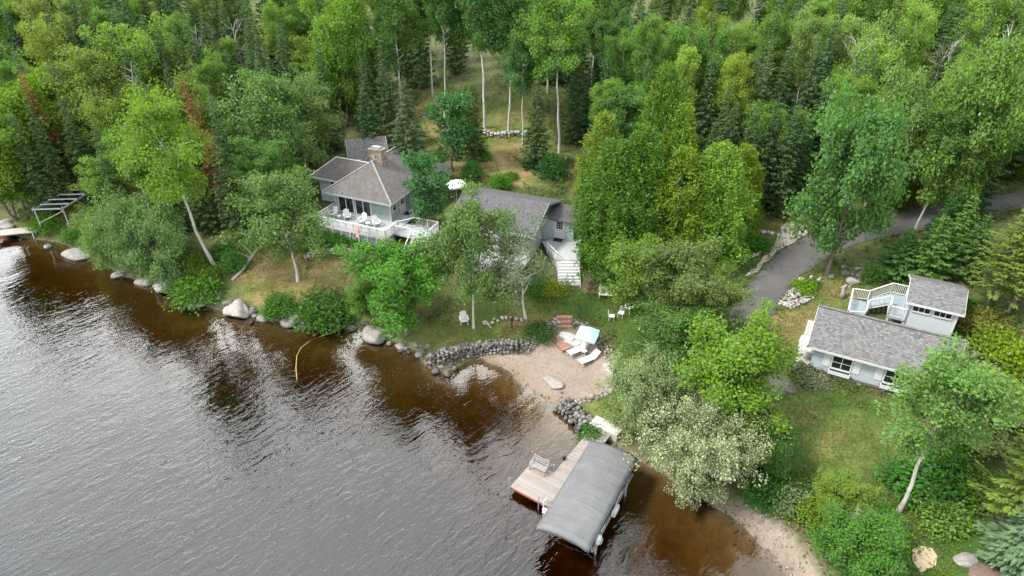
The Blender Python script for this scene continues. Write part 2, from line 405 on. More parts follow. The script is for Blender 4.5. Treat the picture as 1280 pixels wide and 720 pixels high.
# ------------------------------------------------------------------ light
SUN_EL, SUN_AZ = R(52), R(-105)          # azimuth measured from +Y towards +X
w = bpy.data.worlds.new('World'); SC.world = w; w.use_nodes = True
nt = w.node_tree; nt.nodes.clear()
sky = node(nt, 'ShaderNodeTexSky', sky_type='NISHITA', sun_disc=False, sun_elevation=SUN_EL, sun_rotation=SUN_AZ, air_density=1., dust_density=2., ozone_density=1.)
co = nt.nodes.new('ShaderNodeTexCoord').outputs['Generated']
sep = node(nt, 'ShaderNodeSeparateXYZ', {0: co})
zz = mth(nt, 'MAXIMUM', sep.outputs[2], .06)
pl = node(nt, 'ShaderNodeCombineXYZ', {0: mth(nt, 'DIVIDE', sep.outputs[0], zz), 1: mth(nt, 'DIVIDE', sep.outputs[1], zz)}).outputs[0]
n1 = noise(nt, mapping(nt, pl, (.55,.55,1), loc=(2.3,.7,0)), 1.0, 6, .55, .3)
glow = node(nt, 'ShaderNodeVectorMath', {0: co, 1: Vector((sin(R(-48))*cos(R(34)), cos(R(-48))*cos(R(34)), sin(R(34))))}, operation='DOT_PRODUCT').outputs['Value']
cloud = ramp(nt, n1, [(.32, (5.2,5.6,6.2)), (.5, (9.,9.2,9.4)), (.66, (17.,17.,16.6))])
lobe = node(nt, 'ShaderNodeMapRange', {0: glow, 1: .6, 2: 1.05, 3: 0., 4: 1.}, interpolation_type='SMOOTHSTEP').outputs[0]
cloud = mixc(nt, lobe, cloud, mixc(nt, 1., cloud, (1.85,1.84,1.8), 'MULTIPLY'))   # bright lobe added to the clouds, apart from the sun, to brighten lake reflections
cover = mth(nt, 'ADD', .86, mth(nt, 'MULTIPLY', n1, .1), True)
c = mixc(nt, cover, sky.outputs[0], cloud)
bg = node(nt, 'ShaderNodeBackground', {'Color': c, 'Strength': .082})
o_ = nt.nodes.new('ShaderNodeOutputWorld'); nt.links.new(bg.outputs[0], o_.inputs[0])
sd = bpy.data.lights.new('sun', 'SUN'); sd.energy = 1.5; sd.angle = R(11); sd.color = (1, .955, .89)
so = bpy.data.objects.new('sun', sd); COL.objects.link(so)
sdir = Vector((sin(SUN_AZ)*cos(SUN_EL), cos(SUN_AZ)*cos(SUN_EL), sin(SUN_EL)))
so.rotation_euler = sdir.to_track_quat('Z', 'Y').to_euler(); so.location = sdir*120
SC.view_settings.view_transform = 'Standard'; SC.view_settings.look = 'None'; SC.view_settings.exposure = 2.0; SC.view_settings.gamma = 1
SC.view_settings.use_curve_mapping = False
SC.cycles.max_bounces = 7; SC.cycles.transparent_max_bounces = 10; SC.cycles.diffuse_bounces = 3; SC.cycles.glossy_bounces = 2; SC.cycles.transmission_bounces = 4; SC.cycles.volume_bounces = 0
SC.cycles.sample_clamp_direct = 1.5; SC.cycles.sample_clamp_indirect = 1.0
SC.cycles.use_denoising = True; SC.cycles.denoiser = 'OPENIMAGEDENOISE'; SC.cycles.denoising_input_passes = 'RGB_ALBEDO_NORMAL'; SC.cycles.denoising_prefilter = 'NONE'
SC.cycles.caustics_reflective = False; SC.cycles.caustics_refractive = False

# ------------------------------------------------------------------ lake
m, nt, out = new_mat('lake_water'); co = coords(nt)
turn = lambda a, sx, sy: mapping(nt, mapping(nt, co, rot=(0,0,R(-a))), (sx, sy, 1))
d = ramp(nt, noise(nt, turn(30, .35, 1.), .11, 4, .6, 1.), [(.35, (0,0,0)), (.65, (1,1,1))])                       # wind patches
wv = noise(nt, turn(46, .7, 2.1), 1.02, 2, .5, .8)
w2 = noise(nt, turn(8, 1., 1.9), 2.0, 2, .5, .4)
sw = noise(nt, turn(55, .5, 1.2), .22, 2, .5, .3)
amp = mth(nt, 'MULTIPLY', mth(nt, 'ADD', .5, mth(nt, 'MULTIPLY', d, .7)), mth(nt, 'ADD', .28, mth(nt, 'MULTIPLY', node(nt, 'ShaderNodeAttribute', attribute_name='open_water').outputs['Fac'], .8)))
h = mth(nt, 'MULTIPLY', mth(nt, 'ADD', mth(nt, 'MULTIPLY', wv, 1.15), mth(nt, 'MULTIPLY', w2, .42)), amp)
h = mth(nt, 'ADD', h, mth(nt, 'MULTIPLY', sw, 1.5))
nrm = bump(nt, h, 1., .056)
fr = node(nt, 'ShaderNodeFresnel', {'IOR': 1.48, 'Normal': nrm}).outputs[0]
gl = node(nt, 'ShaderNodeBsdfGlossy', {'Color': (1,1,1,1), 'Roughness': .03, 'Normal': nrm})
tr = node(nt, 'ShaderNodeBsdfTransparent', {'Color': (.97,.95,.90,1)})
mx = node(nt, 'ShaderNodeMixShader', {0: mth(nt, 'MULTIPLY', fr, 1.32, True), 1: tr.outputs[0], 2: gl.outputs[0]})
nt.links.new(mx.outputs[0], out.inputs[0])
va = node(nt, 'ShaderNodeVolumeAbsorption', {'Color': (.67,.51,.13,1), 'Density': 1.6})
nt.links.new(va.outputs[0], out.inputs['Volume'])
MAT_WATER = m
WX = np.concatenate([[-298,-180,-110], np.arange(-75, 26, 2.), [60]]); WY = np.concatenate([[-88,-40,0], np.arange(16, 84, 2.), [110]])
wx, wy = np.meshgrid(WX, WY, indexing='ij'); nwx, nwy = wx.shape
dsh = seg_dist(wx.ravel(), wy.ravel(), SHORE, False)
calm = np.clip((dsh-1.5)/9., 0, 1)
wv_ = [(x, y, 0.) for x, y in zip(wx.ravel(), wy.ravel())]; I_ = lambda i, j: i*nwy+j
wf = [(I_(i,j), I_(i+1,j), I_(i+1,j+1), I_(i,j+1)) for i in range(nwx-1) for j in range(nwy-1)]
rim = [I_(i,0) for i in range(nwx)] + [I_(nwx-1,j) for j in range(1, nwy)] + [I_(i,nwy-1) for i in range(nwx-2, -1, -1)] + [I_(0,j) for j in range(nwy-2, 0, -1)]
b0 = len(wv_); wv_ += [(wv_[k][0], wv_[k][1], -7.) for k in rim]; n_ = len(rim)
wf += [(rim[(k+1) % n_], rim[k], b0+k, b0+(k+1) % n_) for k in range(n_)] + [tuple(b0+k for k in range(n_))[::-1]]
me = bpy.data.meshes.new('lake_water'); me.from_pydata(wv_, [], wf); me.materials.append(MAT_WATER)
at_ = me.attributes.new('open_water', 'FLOAT', 'POINT'); at_.data.foreach_set('value', np.concatenate([calm, np.zeros(n_)]).astype(np.float32))
o = link('lake_water', me); o['kind'] = 'structure'
# ------------------------------------------------------------------ plant materials
def leaf_material(name, trans=.35, gloss=.015, spread=.42):
    """leaf colour = object colour, varied per plant, per clump and per leaf"""
    m, nt, out = new_mat(name)
    oi = nt.nodes.new('ShaderNodeObjectInfo'); ge = nt.nodes.new('ShaderNodeNewGeometry')
    co = coords(nt)
    n = noise(nt, co, .9, 3)
    v = mth(nt, 'ADD', mth(nt, 'MULTIPLY', ge.outputs['Random Per Island'], spread*1.6), mth(nt, 'MULTIPLY', n, spread*1.6))
    v = mth(nt, 'ADD', v, 1-spread*1.6+.02)
    hsv = node(nt, 'ShaderNodeHueSaturation', {'Hue': mth(nt, 'ADD', .478, mth(nt, 'MULTIPLY', n, .045)), 'Saturation': mth(nt, 'ADD', .98, mth(nt, 'MULTIPLY', ge.outputs['Random Per Island'], .3)), 'Value': v, 'Color': oi.outputs['Color']})
    d = node(nt, 'ShaderNodeBsdfDiffuse', {'Color': hsv.outputs[0], 'Roughness': .8})
    t = node(nt, 'ShaderNodeBsdfTranslucent', {'Color': mixc(nt, 1., hsv.outputs[0], (1.15,1.1,.55), 'MULTIPLY')})
    mx = node(nt, 'ShaderNodeMixShader', {0: trans, 1: d.outputs[0], 2: t.outputs[0]})
    g = node(nt, 'ShaderNodeBsdfGlossy', {'Color': (.9,.95,1,1), 'Roughness': .5})
    m2 = node(nt, 'ShaderNodeMixShader', {0: gloss, 1: mx.outputs[0], 2: g.outputs[0]})
    nt.links.new(m2.outputs[0], out.inputs[0]); return m
def silver_material():
    m, nt, out = new_mat('silver_leaves'); ge = nt.nodes.new('ShaderNodeNewGeometry'); n = noise(nt, coords(nt), 1.1, 3)
    f = mth(nt, 'ADD', mth(nt, 'MULTIPLY', ge.outputs['Random Per Island'], .6), mth(nt, 'MULTIPLY', n, .7))
    c = ramp(nt, f, [(.3, (.11,.085,.045)), (.4, (.08,.12,.03)), (.54, (.16,.20,.075)), (.70, (.25,.285,.155)), (.95, (.39,.405,.275))])
    d = node(nt, 'ShaderNodeBsdfDiffuse', {'Color': c}); t = node(nt, 'ShaderNodeBsdfTranslucent', {'Color': mixc(nt, 1., c, (.8,.9,.5), 'MULTIPLY')})
    nt.links.new(node(nt, 'ShaderNodeMixShader', {0: .25, 1: d.outputs[0], 2: t.outputs[0]}).outputs[0], out.inputs[0]); return m
M_SILVER = silver_material()
M_LEAF = leaf_material('broad_leaves', .42); M_NEEDLE = leaf_material('needles', .18, .012, .3)
m, nt, out = new_mat('birch_bark'); co = coords(nt)
n1 = noise(nt, mapping(nt, co, (2.,2.,9.)), 1.3, 5, .75); n2 = noise(nt, co, 1.1, 3)
c = ramp(nt, n1, [(.36, (.05,.045,.04)), (.46, (.36,.34,.31)), (.7, (.50,.48,.44))]); c = mixc(nt, .35, c, ramp(nt, n2, [(.3, (.24,.22,.19)), (.7, (.62,.6,.55))]))
principled(nt, out, c, .85, bump(nt, n1, .4, .02)); M_BIRCH = m
M_BARK = mottled('grey_brown_bark', (.07,.055,.042), (.17,.145,.12), 5., .95, .6, dist=.04)
M_DEADWOOD = mottled('weathered_dead_wood', (.15,.138,.125), (.31,.29,.265), 4., .9, .4)

# ------------------------------------------------------------------ plant meshes
def quads_from(pos, axis_, nrm, ln, wd):
    """one folded rhomb per leaf: pos base, axis_ direction, nrm facing"""
    axis_ = axis_/(np.linalg.norm(axis_, axis=1)[:, None]+1e-9)
    side = np.cross(axis_, nrm); side /= (np.linalg.norm(side, axis=1)[:, None]+1e-9)
    ln = ln[:, None]; wd = wd[:, None]
    nn = np.cross(side, axis_)
    b = pos; t = pos + axis_*ln - nn*ln*.08
    l = pos + axis_*ln*.5 + side*wd*.5 + nn*wd*.12; r = pos + axis_*ln*.5 - side*wd*.5 + nn*wd*.12
    V = np.stack([b, l, t, r], 1).reshape(-1, 3)
    return V, np.arange(len(V)).reshape(-1, 4)
def unit(a): return a/(np.linalg.norm(a, axis=-1, keepdims=True)+1e-9)

def tubes(chains, n=5):
    """chains: list of (points (k,3), radii (k))"""
    mb = MB()
    for P, r in chains: mb.tube([Vector(p) for p in P], list(r), n, cap=False)
    return np.array(mb.v), np.array(mb.f)

def broad_tree(g, H, W, base, shape, nlimb, leaf, per, clump=.55, lean=(0,0), trunk_r=.14, droop=0., multi=1, flat=.75, sparse=1., sub=5, wob=.012):
    """trunk chains + leaf quads.  H height, W crown width, base fraction where crown starts, shape(t)->relative radius"""
    chains = []; cl = []
    for mtr in range(multi):
        ph = 2*pi*mtr/max(1, multi)+g.random()*2
        off = np.array([cos(ph), sin(ph)])*(0 if multi == 1 else W*.16)
        k = 9; t = np.linspace(0, 1, k); wb = np.cumsum(g.normal(0, wob*H, (k, 2)), 0); wb -= wb[0]
        Htr = H*(1 if mtr == 0 else g.uniform(.75, .95))
        tr = np.c_[np.outer(t**1.2, np.array(lean)*H) + wb + np.outer(t**.8, off), t*Htr*.97]
        rad = trunk_r*(1-t*.9)*(1 if multi == 1 else .75)+.012; rad[0] *= 1.35
        chains.append((tr, rad))
        for i in range(nlimb//multi):
            tt = base + (1-base)*((i+g.random())/(nlimb//multi))**.9*.96
            p0 = np.array([np.interp(tt, t, tr[:, j]) for j in range(3)])
            a = i*2.399 + g.normal(0, .5)
            L = W/2*shape((tt-base)/(1-base))*g.uniform(.5, 1.3)
            el = R(g.uniform(15, 50))*(1-droop) + R(30)*max(0, (tt-.7))*2
            d = np.array([cos(a)*cos(el), sin(a)*cos(el), sin(el)])
            q = np.linspace(0, 1, 5)[:, None]
            limb = p0 + d*L*q + np.array([0, 0, 1])*L*(q**2)*(.18-droop*.75) + np.cumsum(g.normal(0, .035*L, (5, 3)), 0)*(q > 0)
            r0 = np.interp(tt, t, rad)*.55
            chains.append((limb, r0*(1-q[:, 0]*.85)+.006))
            cl += [(limb[-1], 1.), (limb[3], .9)]
            if L > 1.: cl.append((limb[2], .7))
            for s in range(max(1, int(round(sub*L/(W/2))))):
                f = g.uniform(.3, .98); b0 = np.array([np.interp(f, q[:, 0], limb[:, j]) for j in range(3)])
                dd = unit(d + g.normal(0, .75, 3)+np.array([0, 0, .1-droop*.8])); l2 = L*g.uniform(.25, .5)
                e = b0 + dd*l2; mid = (b0+e)/2 + g.normal(0, .04*l2, 3)
                chains.append((np.array([b0, mid, e]), np.array([r0*.4, r0*.28, .006])))
                cl += [(e, .95)]
                if l2 > .7: cl.append((mid, .7))
        cl.append((tr[-1], .9)); cl.append((tr[-1]-[0, 0, .5], 1.))
    P, Ax, N, S = [], [], [], []
    cen = np.array([np.mean([c[0][0] for c in cl]), np.mean([c[0][1] for c in cl]), H*(base+(1-base)*.45)])
    for c, s in cl:
        if sparse < 1 and g.random() > sparse: continue
        n = int(per*s*g.uniform(.5, 1.4)); sg = clump*s*g.uniform(.75, 1.25)
        o = g.normal(0, 1, (n, 3)); o = o/np.maximum(1, np.linalg.norm(o, axis=1)[:, None]/1.7)
        p = c + o*np.array([sg, sg, sg*flat])
        if droop: p[:, 2] -= np.abs(g.normal(0, droop*.8, n))
        outw = unit(p-cen); 
        N.append(unit(unit(o+1e-3)*.5 + outw*.5 + np.array([0, 0, .65]) + g.normal(0, .45, (n, 3))))
        ax = g.normal(0, 1, (n, 3)) + outw*.8; ax[:, 2] -= .2 + droop*1.6
        P.append(p); Ax.append(unit(ax)); S.append(np.full(n, leaf))
    P = np.concatenate(P); Ax = np.concatenate(Ax); N = np.concatenate(N); S = np.concatenate(S)*np.clip(g.lognormal(-.06, .3, len(P)), .45, 1.6)
    return tubes(chains), quads_from(P, Ax, N, S, S*.72)

def conifer(g, H, W, base=.06, taper=.85, step=.32, nb=6, spray=.34, droop=.25, dens=1., rag=.25, trunk_r=.12, up=0., bare=.0):
    chains = [(np.array([[0, 0, 0], [g.normal(0, .04), g.normal(0, .04), H*.5], [0, 0, H*.985]]), np.array([trunk_r*1.1, trunk_r*.65, .012]))]
    P, Ax, N, Ln, Wd = [], [], [], [], []
    z = H*base
    while z < H*.985:
        f = (z/H-base)/(1-base)
        L0 = W/2*((1-f)**taper)*(1 if f > .12 else .75+f*2)+.10
        n = max(3, int(round(nb*(.55+.45*(1-f)))))
        a0 = g.random()*6.28
        for i in range(n):
            if bare and f < bare and g.random() < .8*(1-f/bare)+.2:
                a = a0+i*6.283/n; L = L0*g.uniform(.4, .9)
                chains.append((np.array([[0, 0, z], [cos(a)*L, sin(a)*L, z-L*.12]]), np.array([.018, .005]))); continue
            a = a0 + i*6.283/n + g.normal(0, .25); L = L0*g.uniform(1-rag*1.4, 1+rag)
            zz = z + g.normal(0, .06)
            m = max(4, int(L/spray*5.2*dens))
            q = np.sort(g.random(m))**.8
            d = np.array([cos(a), sin(a)])
            bx_ = q*L; bz = zz - droop*bx_*(1.35-q*.75) + up*bx_ + .12*L*q**3
            s = np.where(np.arange(m) % 2, 1, -1)
            lat = s*g.uniform(0, .12, m)*L*(1-q*.5)
            p = np.c_[d[0]*bx_ - d[1]*lat, d[1]*bx_ + d[0]*lat, bz]
            sw = s*g.uniform(.35, .95, m)*(1-.75*q**3)
            ax = np.c_[d[0]*np.cos(sw)-d[1]*np.sin(sw), d[1]*np.cos(sw)+d[0]*np.sin(sw), g.normal(-.16-droop*.3+up*.5, .2, m)]
            nn = np.c_[g.normal(0, .35, (m, 2)) + d*.35, np.full(m, .9)]
            P.append(p); Ax.append(ax); N.append(unit(nn)); ln = spray*g.uniform(.7, 1.35, m)*(.55+.6*min(1, L/(W/2)+.25)); Ln.append(ln); Wd.append(ln*g.uniform(.3, .46, m))
        z += step*g.uniform(.75, 1.25)*(1-.35*f)
    m = 14; P.append(np.c_[g.normal(0, .02, (m, 2)), H*g.uniform(.955, 1., m)]); ax = np.c_[g.normal(0, .45, (m, 2)), np.full(m, .8)]; Ax.append(ax); N.append(unit(g.normal(0, 1, (m, 3)))); ln = np.full(m, spray*.6); Ln.append(ln); Wd.append(ln*.3)
    return tubes(chains, 6), quads_from(np.concatenate(P), unit(np.concatenate(Ax)), np.concatenate(N), np.concatenate(Ln), np.concatenate(Wd))

def cedar(g, H, W, leaf=.3, n_cl=520, per=22):
    """dense arborvitae: upright fans of flat sprays packed on a lumpy cone"""
    chains = [(np.array([[0, 0, 0], [0, 0, H*.5], [0, 0, H*.93]]), np.array([.2, .13, .02]))]
    lobes = [(g.uniform(0, 6.28), g.uniform(.05, .8), g.uniform(.12, .3)) for _ in range(26)]
    P, Ax, N, S = [], [], [], []
    for i in range(n_cl):
        f = g.random()**1.25; a = g.random()*6.283
        r = W/2*((1-f)**.42)*(.86+.14*min(1, f*8))
        for la, lf, lr in lobes:
            lr *= 1.25; da = (a-la+pi) % (2*pi)-pi; r *= 1+lr*math.exp(-(da/.42)**2-((f-lf)/.11)**2)
        r *= (1+.27*sin(4*a+3*sin(9*f))*sin(17*f+2*a)+.13*sin(11*a-6*f)*sin(31*f+a))*g.uniform(.62, 1.06)
        c = np.array([cos(a)*r, sin(a)*r, H*(.04+.94*f)])
        n = int(per*g.uniform(.6, 1.4)); o = g.normal(0, 1, (n, 3))*np.array([.2, .2, .3]); d = np.array([cos(a), sin(a), 0])
        p = c + o
        ax = d*g.uniform(.35, .9, (n, 1)) + np.array([0, 0, 1])*g.uniform(.1, 1., (n, 1)) + g.normal(0, .4, (n, 3))
        P.append(p); Ax.append(unit(ax)); N.append(unit(d*.7+np.array([0, 0, .7]) + g.normal(0, .5, (n, 3)))); S.append(leaf*np.clip(g.lognormal(-.05, .33, n), .4, 1.7)*g.uniform(.75, 1.25))
    P = np.concatenate(P); S = np.concatenate(S)
    return tubes(chains, 6), quads_from(P, np.concatenate(Ax), np.concatenate(N), S, S*.5)

def shrub_mesh(g, H, W, leaf, n_cl, per, elong=.7):
    P, Ax, N, S = [], [], [], []; chains = []
    for i in range(n_cl):
        a = g.random()*6.283; u = g.random(); th = math.acos(1-u*.98)
        rr = g.uniform(.6, 1.05)
        c = np.array([cos(a)*sin(th)*W/2*rr, sin(a)*sin(th)*W/2*rr, .12*H+cos(th)*H*.82*rr])
        if i % 4 == 0: chains.append((np.array([[c[0]*.08, c[1]*.08, 0], c*[.5, .5, .55], c]), np.array([.035, .02, .006])))
        n = int(per*g.uniform(.6, 1.4)); o = g.normal(0, 1, (n, 3)); s = .16*W**.6*g.uniform(.7, 1.3)
        p = c + o*np.array([s, s, s*.75]); p[:, 2] = np.maximum(p[:, 2], .05)
        outw = unit(p-np.array([0, 0, H*.2])); P.append(p); N.append(unit(outw*.6+[0, 0, .6]+g.normal(0, .45, (n, 3)))); Ax.append(unit(outw+g.normal(0, .8, (n, 3)))); S.append(leaf*g.uniform(.65, 1.35, n))
    S = np.concatenate(S)
    return tubes(chains, 4), quads_from(np.concatenate(P), np.concatenate(Ax), np.concatenate(N), S, S*elong)

def dead_mesh(g, H, n=34, W=3., lean=(0, 0)):
    t = np.linspace(0, 1, 8); tr = np.c_[np.outer(t, np.array(lean)*H)+np.cumsum(g.normal(0, .05, (8, 2)), 0), t*H]
    chains = [(tr, .13*(1-t*.85)+.01)]
    for i in range(n):
        f = g.uniform(.3, .97); p0 = np.array([np.interp(f, t, tr[:, j]) for j in range(3)]); a = i*2.4+g.normal(0, .4); L = W/2*(1.3-f)*g.uniform(.5, 1.5)
        el = g.uniform(.25, 1.05); e = p0+np.array([cos(a)*cos(el), sin(a)*cos(el), sin(el)])*L; mid = (p0+e)/2+g.normal(0, .1*L, 3)-[0, 0, .06*L]
        chains.append((np.array([p0, mid, e]), np.array([.05, .032, .008])))
        for k in range(3):
            q = p0+(e-p0)*g.uniform(.4, .9); e2 = q+unit(e-p0+g.normal(0, .5*L, 3))*L*.4; chains.append((np.array([q, e2]), np.array([.018, .006])))
    return tubes(chains, 5)

# ------------------------------------------------------------------ one mesh pair per kind and variant
PROTO = {}
def proto(key, pair, bark, leafm):
    (tv, tf), (lv, lf) = pair
    PROTO[key] = (raw_mesh(key+'_trunk', tv, tf, bark, True), raw_mesh(key+'_crown', lv, lf, leafm))
G = lambda i: np.random.default_rng(100+i)
ell = lambda t: (max(0., 1-(2*t-.85)**2/1.35))**.5+.12
ovo = lambda t: (max(0.02, (t+.12)*1.3*(1-t)))**.5*1.45 if t < 1 else .2
rnd = lambda t: (max(.03, 1-(2*t-.8)**2/1.5))**.5
for i in range(3):
    proto(f'birch{i}', broad_tree(G(i), 12, 6.4, .30, ell, 28, .21, 84, .5, lean=((-.07,.0),(.05,.03),(0,-.03))[i], trunk_r=.13, droop=.28, sub=5), M_BIRCH, M_LEAF)
    proto(f'aspen{i}', broad_tree(G(10+i), 16, 5.4, (.5,.42,.55)[i], ell, 28, .21, 92, .48, lean=(.02*(i-1), .01), trunk_r=.14, sub=4, wob=.005), M_BIRCH, M_LEAF)
    proto(f'maple{i}', broad_tree(G(20+i), 10, 7.6, (.16,.2,.12)[i], rnd, 34, .225, 100, .55, trunk_r=.2, sub=6, multi=(1,2,1)[i]), M_BARK, M_LEAF)
    proto(f'spruce{i}', conifer(G(30+i), 13, (3.9,3.4,4.3)[i], .05, (.85,.8,.95)[i], .32, 7, .36, .28, 1.5), M_BARK, M_NEEDLE)
    proto(f'fir{i}', conifer(G(40+i), 9, (3.6,3.3,3.9)[i], .03, .95, .32, 7, .34, .06, 1.5, .18, up=.12), M_BARK, M_NEEDLE)
    proto(f'shrub{i}', shrub_mesh(G(50+i), 1.5, 2.4, .16, 85, 26), M_BARK, M_LEAF)
for i in range(2):
    proto(f'cedar{i}', cedar(G(60+i), 12, (5.4, 5.)[i], .205, 900, 40), M_BARK, M_NEEDLE)
    proto(f'pine{i}', conifer(G(70+i), 11, 4.2, .12, .6, .34, 7, .25, .0, 1.5, .4, up=.12, bare=.45), M_BARK, M_NEEDLE)
    proto(f'sapling{i}', broad_tree(G(80+i), 5, 2.8, .12, ell, 18, .17, 66, .34, trunk_r=.05, sub=4), M_BARK, M_LEAF)
    proto(f'lean_birch{i}', broad_tree(G(90+i), 14, (6., 6.6)[i], (.45, .36)[i], ell, 26, .20, 80, .5, lean=((-.2, .0), (-.16, -.02))[i], trunk_r=.16, droop=.25, sub=5), M_BIRCH, M_LEAF)
proto('silver', broad_tree(G(119), 6.4, 9.0, .1, rnd, 46, .13, 170, .42, trunk_r=.2, droop=.18, multi=3, sub=7), M_BARK, M_SILVER)
proto('willow', broad_tree(G(120), 6.4, 9.0, .12, rnd, 46, .2, 95, .48, trunk_r=.2, droop=.2, multi=3, sub=7), M_BARK, M_LEAF)
proto('thin_birch', broad_tree(G(121), 9, 6.2, .3, ell, 20, .19, 42, .5, lean=(-.14, 0), trunk_r=.14, droop=.15, sub=5, sparse=.8), M_BIRCH, M_LEAF)
proto('rusty_spruce', conifer(G(122), 13, 3., .12, .7, .36, 7, .34, .35, 1.2, .45, bare=.45), M_BARK, M_NEEDLE)
DEAD = [raw_mesh(f'dead_tree{i}', *dead_mesh(G(130+i), (9, 7, 11)[i], 16, 4.4, ((.16,0),(-.14,.08),(.26,.03))[i]), M_DEADWOOD, True) for i in range(3)]
KIND = dict(birch='birch_tree', lean_birch='birch_tree', thin_birch='birch_tree', aspen='aspen_tree', maple='maple_tree', spruce='spruce_tree', fir='fir_tree', cedar='cedar_tree', pine='pine_tree', sapling='young_tree', willow='willow_tree', silver='willow_tree', shrub='shrub', rusty_spruce='dying_spruce')
CAT = dict(shrub='shrub', sapling='young tree')
PH = dict(silver=6.4, birch=12, aspen=16, maple=10, spruce=13, fir=9, cedar=12, pine=11, sapling=5, lean_birch=14, willow=6.4, thin_birch=9, rusty_spruce=13, shrub=1.5)
PW = dict(silver=9., birch=6.4, aspen=5.4, maple=7.6, spruce=3.9, fir=3.6, cedar=5.3, pine=4.2, sapling=2.8, lean_birch=6.3, willow=9., thin_birch=6.2, rusty_spruce=3., shrub=2.4)
NV = dict(birch=3, aspen=3, maple=3, spruce=3, fir=3, shrub=3, cedar=2, pine=2, sapling=2, lean_birch=2)
TINT = dict(birch=(.125,.18,.05), aspen=(.10,.175,.045), maple=(.095,.17,.038), spruce=(.066,.104,.046), fir=(.072,.128,.046), cedar=(.125,.165,.030), pine=(.075,.11,.04), sapling=(.085,.16,.04), lean_birch=(.12,.175,.05), silver=(.4,.4,.3), willow=(.22,.26,.15), thin_birch=(.12,.16,.08), rusty_spruce=(.17,.075,.042), shrub=(.06,.13,.028))
TREES = []          # (x, y, radius) already taken
def plant(kind, p, H=None, W=None, label=None, group=None, tint=None, var=None, rz=None, cat=None, jitter=.12, lean=None):
    v = random.randrange(NV.get(kind, 1)) if var is None else var
    key = f'{kind}{v}' if kind in NV else kind
    tm, cm = PROTO[key]
    s = (H or PH[kind])/PH[kind]; sw = (W/PW[kind]) if W else s*random.uniform(.9, 1.1)
    rz = random.uniform(0, 6.28) if rz is None else rz
    z = gz(p[0], p[1])
    o = empty(KIND[kind], (p[0], p[1], z-.08), rz, label, cat or CAT.get(kind, 'tree'), group, (sw, sw, s))
    if lean is not None:           # tilt of the whole plant in world axes
        o.rotation_mode = 'QUATERNION'
        o.rotation_quaternion = Matrix.Rotation(lean[1], 4, 'X').to_quaternion() @ Matrix.Rotation(lean[0], 4, 'Y').to_quaternion() @ Matrix.Rotation(rz, 4, 'Z').to_quaternion()
    t = link('stems' if kind == 'shrub' else 'trunk', tm, o); c = link('foliage' if kind == 'shrub' else 'crown', cm, o)
    b = tint or TINT[kind]; k = random.uniform(1-jitter, 1+jitter); h = random.uniform(1-jitter*.6, 1+jitter*.6)
    c.color = (b[0]*k*h*1.06, b[1]*k*1.1, b[2]*k/h*.98, 1)
    TREES.append((p[0], p[1], (W or PW[kind]*sw)*.5, kind, H or PH[kind]))
    return o
def at_top(px, py, H): return at(px, py, H)     # foot of a plant whose top shows at that pixel
LIME = (.15,.225,.045); BRIGHT = (.12,.205,.045); GREYG = (.115,.165,.055); DEEP = (.055,.11,.03); YELL = (.118,.18,.042); PALE = (.135,.21,.06); BLUEG = (.062,.135,.05)
def T(kind, px, py, H, W, label, tint=None, **k): return plant(kind, at(px, py, H), H, W, label, tint=tint, **k)
def B(kind, px, py, H, W, label, tint=None, **k): return plant(kind, at(px, py), H, W, label, tint=tint, **k)
# --- shore and lawns, left to right
B('lean_birch', 267, 330, 16.5, 6.5, 'tall leaning birch with a long white trunk and pale leaves on the left bank', LIME, var=0, rz=0.1)
B('birch', 372, 352, 11, 6.4, 'broad grey-green birch standing alone on the lawn below the white deck', GREYG, var=0, rz=2.6)
B('maple', 508, 417, 8.0, 7.0, 'round bright green maple on the shore beside the big grey boulder', (.10,.20,.045), var=0)
B('maple', 470, 398, 3.6, 4.2, 'low light green bush spilling over the shore left of the round maple', (.11,.20,.05), var=2, cat='bush')
B('birch', 592, 410, 12.2, 5.2, 'large loose birch with forked pale trunk next to the lone white lawn chair', (.125,.18,.06), var=0, rz=0)
B('thin_birch', 657, 398, 8.2, 5.8, 'thin sparse birch with whitish leaves in front of the dark roofed cabin', (.13,.165,.10), rz=.3)
B('spruce', 515, 236, 12.6, 5.0, 'tall dark spruce at the right corner of the main house roof', (.062,.085,.045), var=0)
B('sapling', 567, 214, 8.6, 4.4, 'slender young tree between the dark spruce and the hillside clearing', BLUEG, var=1)
B('sapling', 537, 288, 7.4, 3.6, 'dark blue-green young tree between main house steps and the cabin', BLUEG, var=0)
# --- aspens on the clearing
B('aspen', 606, 160, 18.5, 6.6, 'tallest aspen at the left end of the stone row on the hillside clearing', (.075,.145,.05), var=0, rz=0)
B('aspen', 635, 169, 17, 5.6, 'aspen rising out of the middle of the stone row on the clearing', (.075,.145,.05), var=2, rz=1)
B('aspen', 653, 181, 12.5, 4.4, 'thin-stemmed aspen standing just below the stone row', (.075,.14,.05), var=0, rz=2)
B('aspen', 699, 191, 17, 6.0, 'lime green aspen with a long straight white trunk left of the cedars', (.12,.20,.05), var=2, rz=3)
B('aspen', 556, 150, 17, 4.6, 'dark-trunked aspen at the upper left edge of the clearing', DEEP, var=2)
B('aspen', 541, 120, 17, 4.8, 'aspen with grey trunk farthest up the hillside clearing', DEEP, var=0)
B('aspen', 503, 150, 16, 5.2, 'bushy aspen shading the path left of the clearing', (.07,.135,.04), var=1)
T('spruce', 740, 82, 9., 3., 'blue-tinged spire of a young spruce just left of the cedar clump', (.055,.10,.06), var=1)
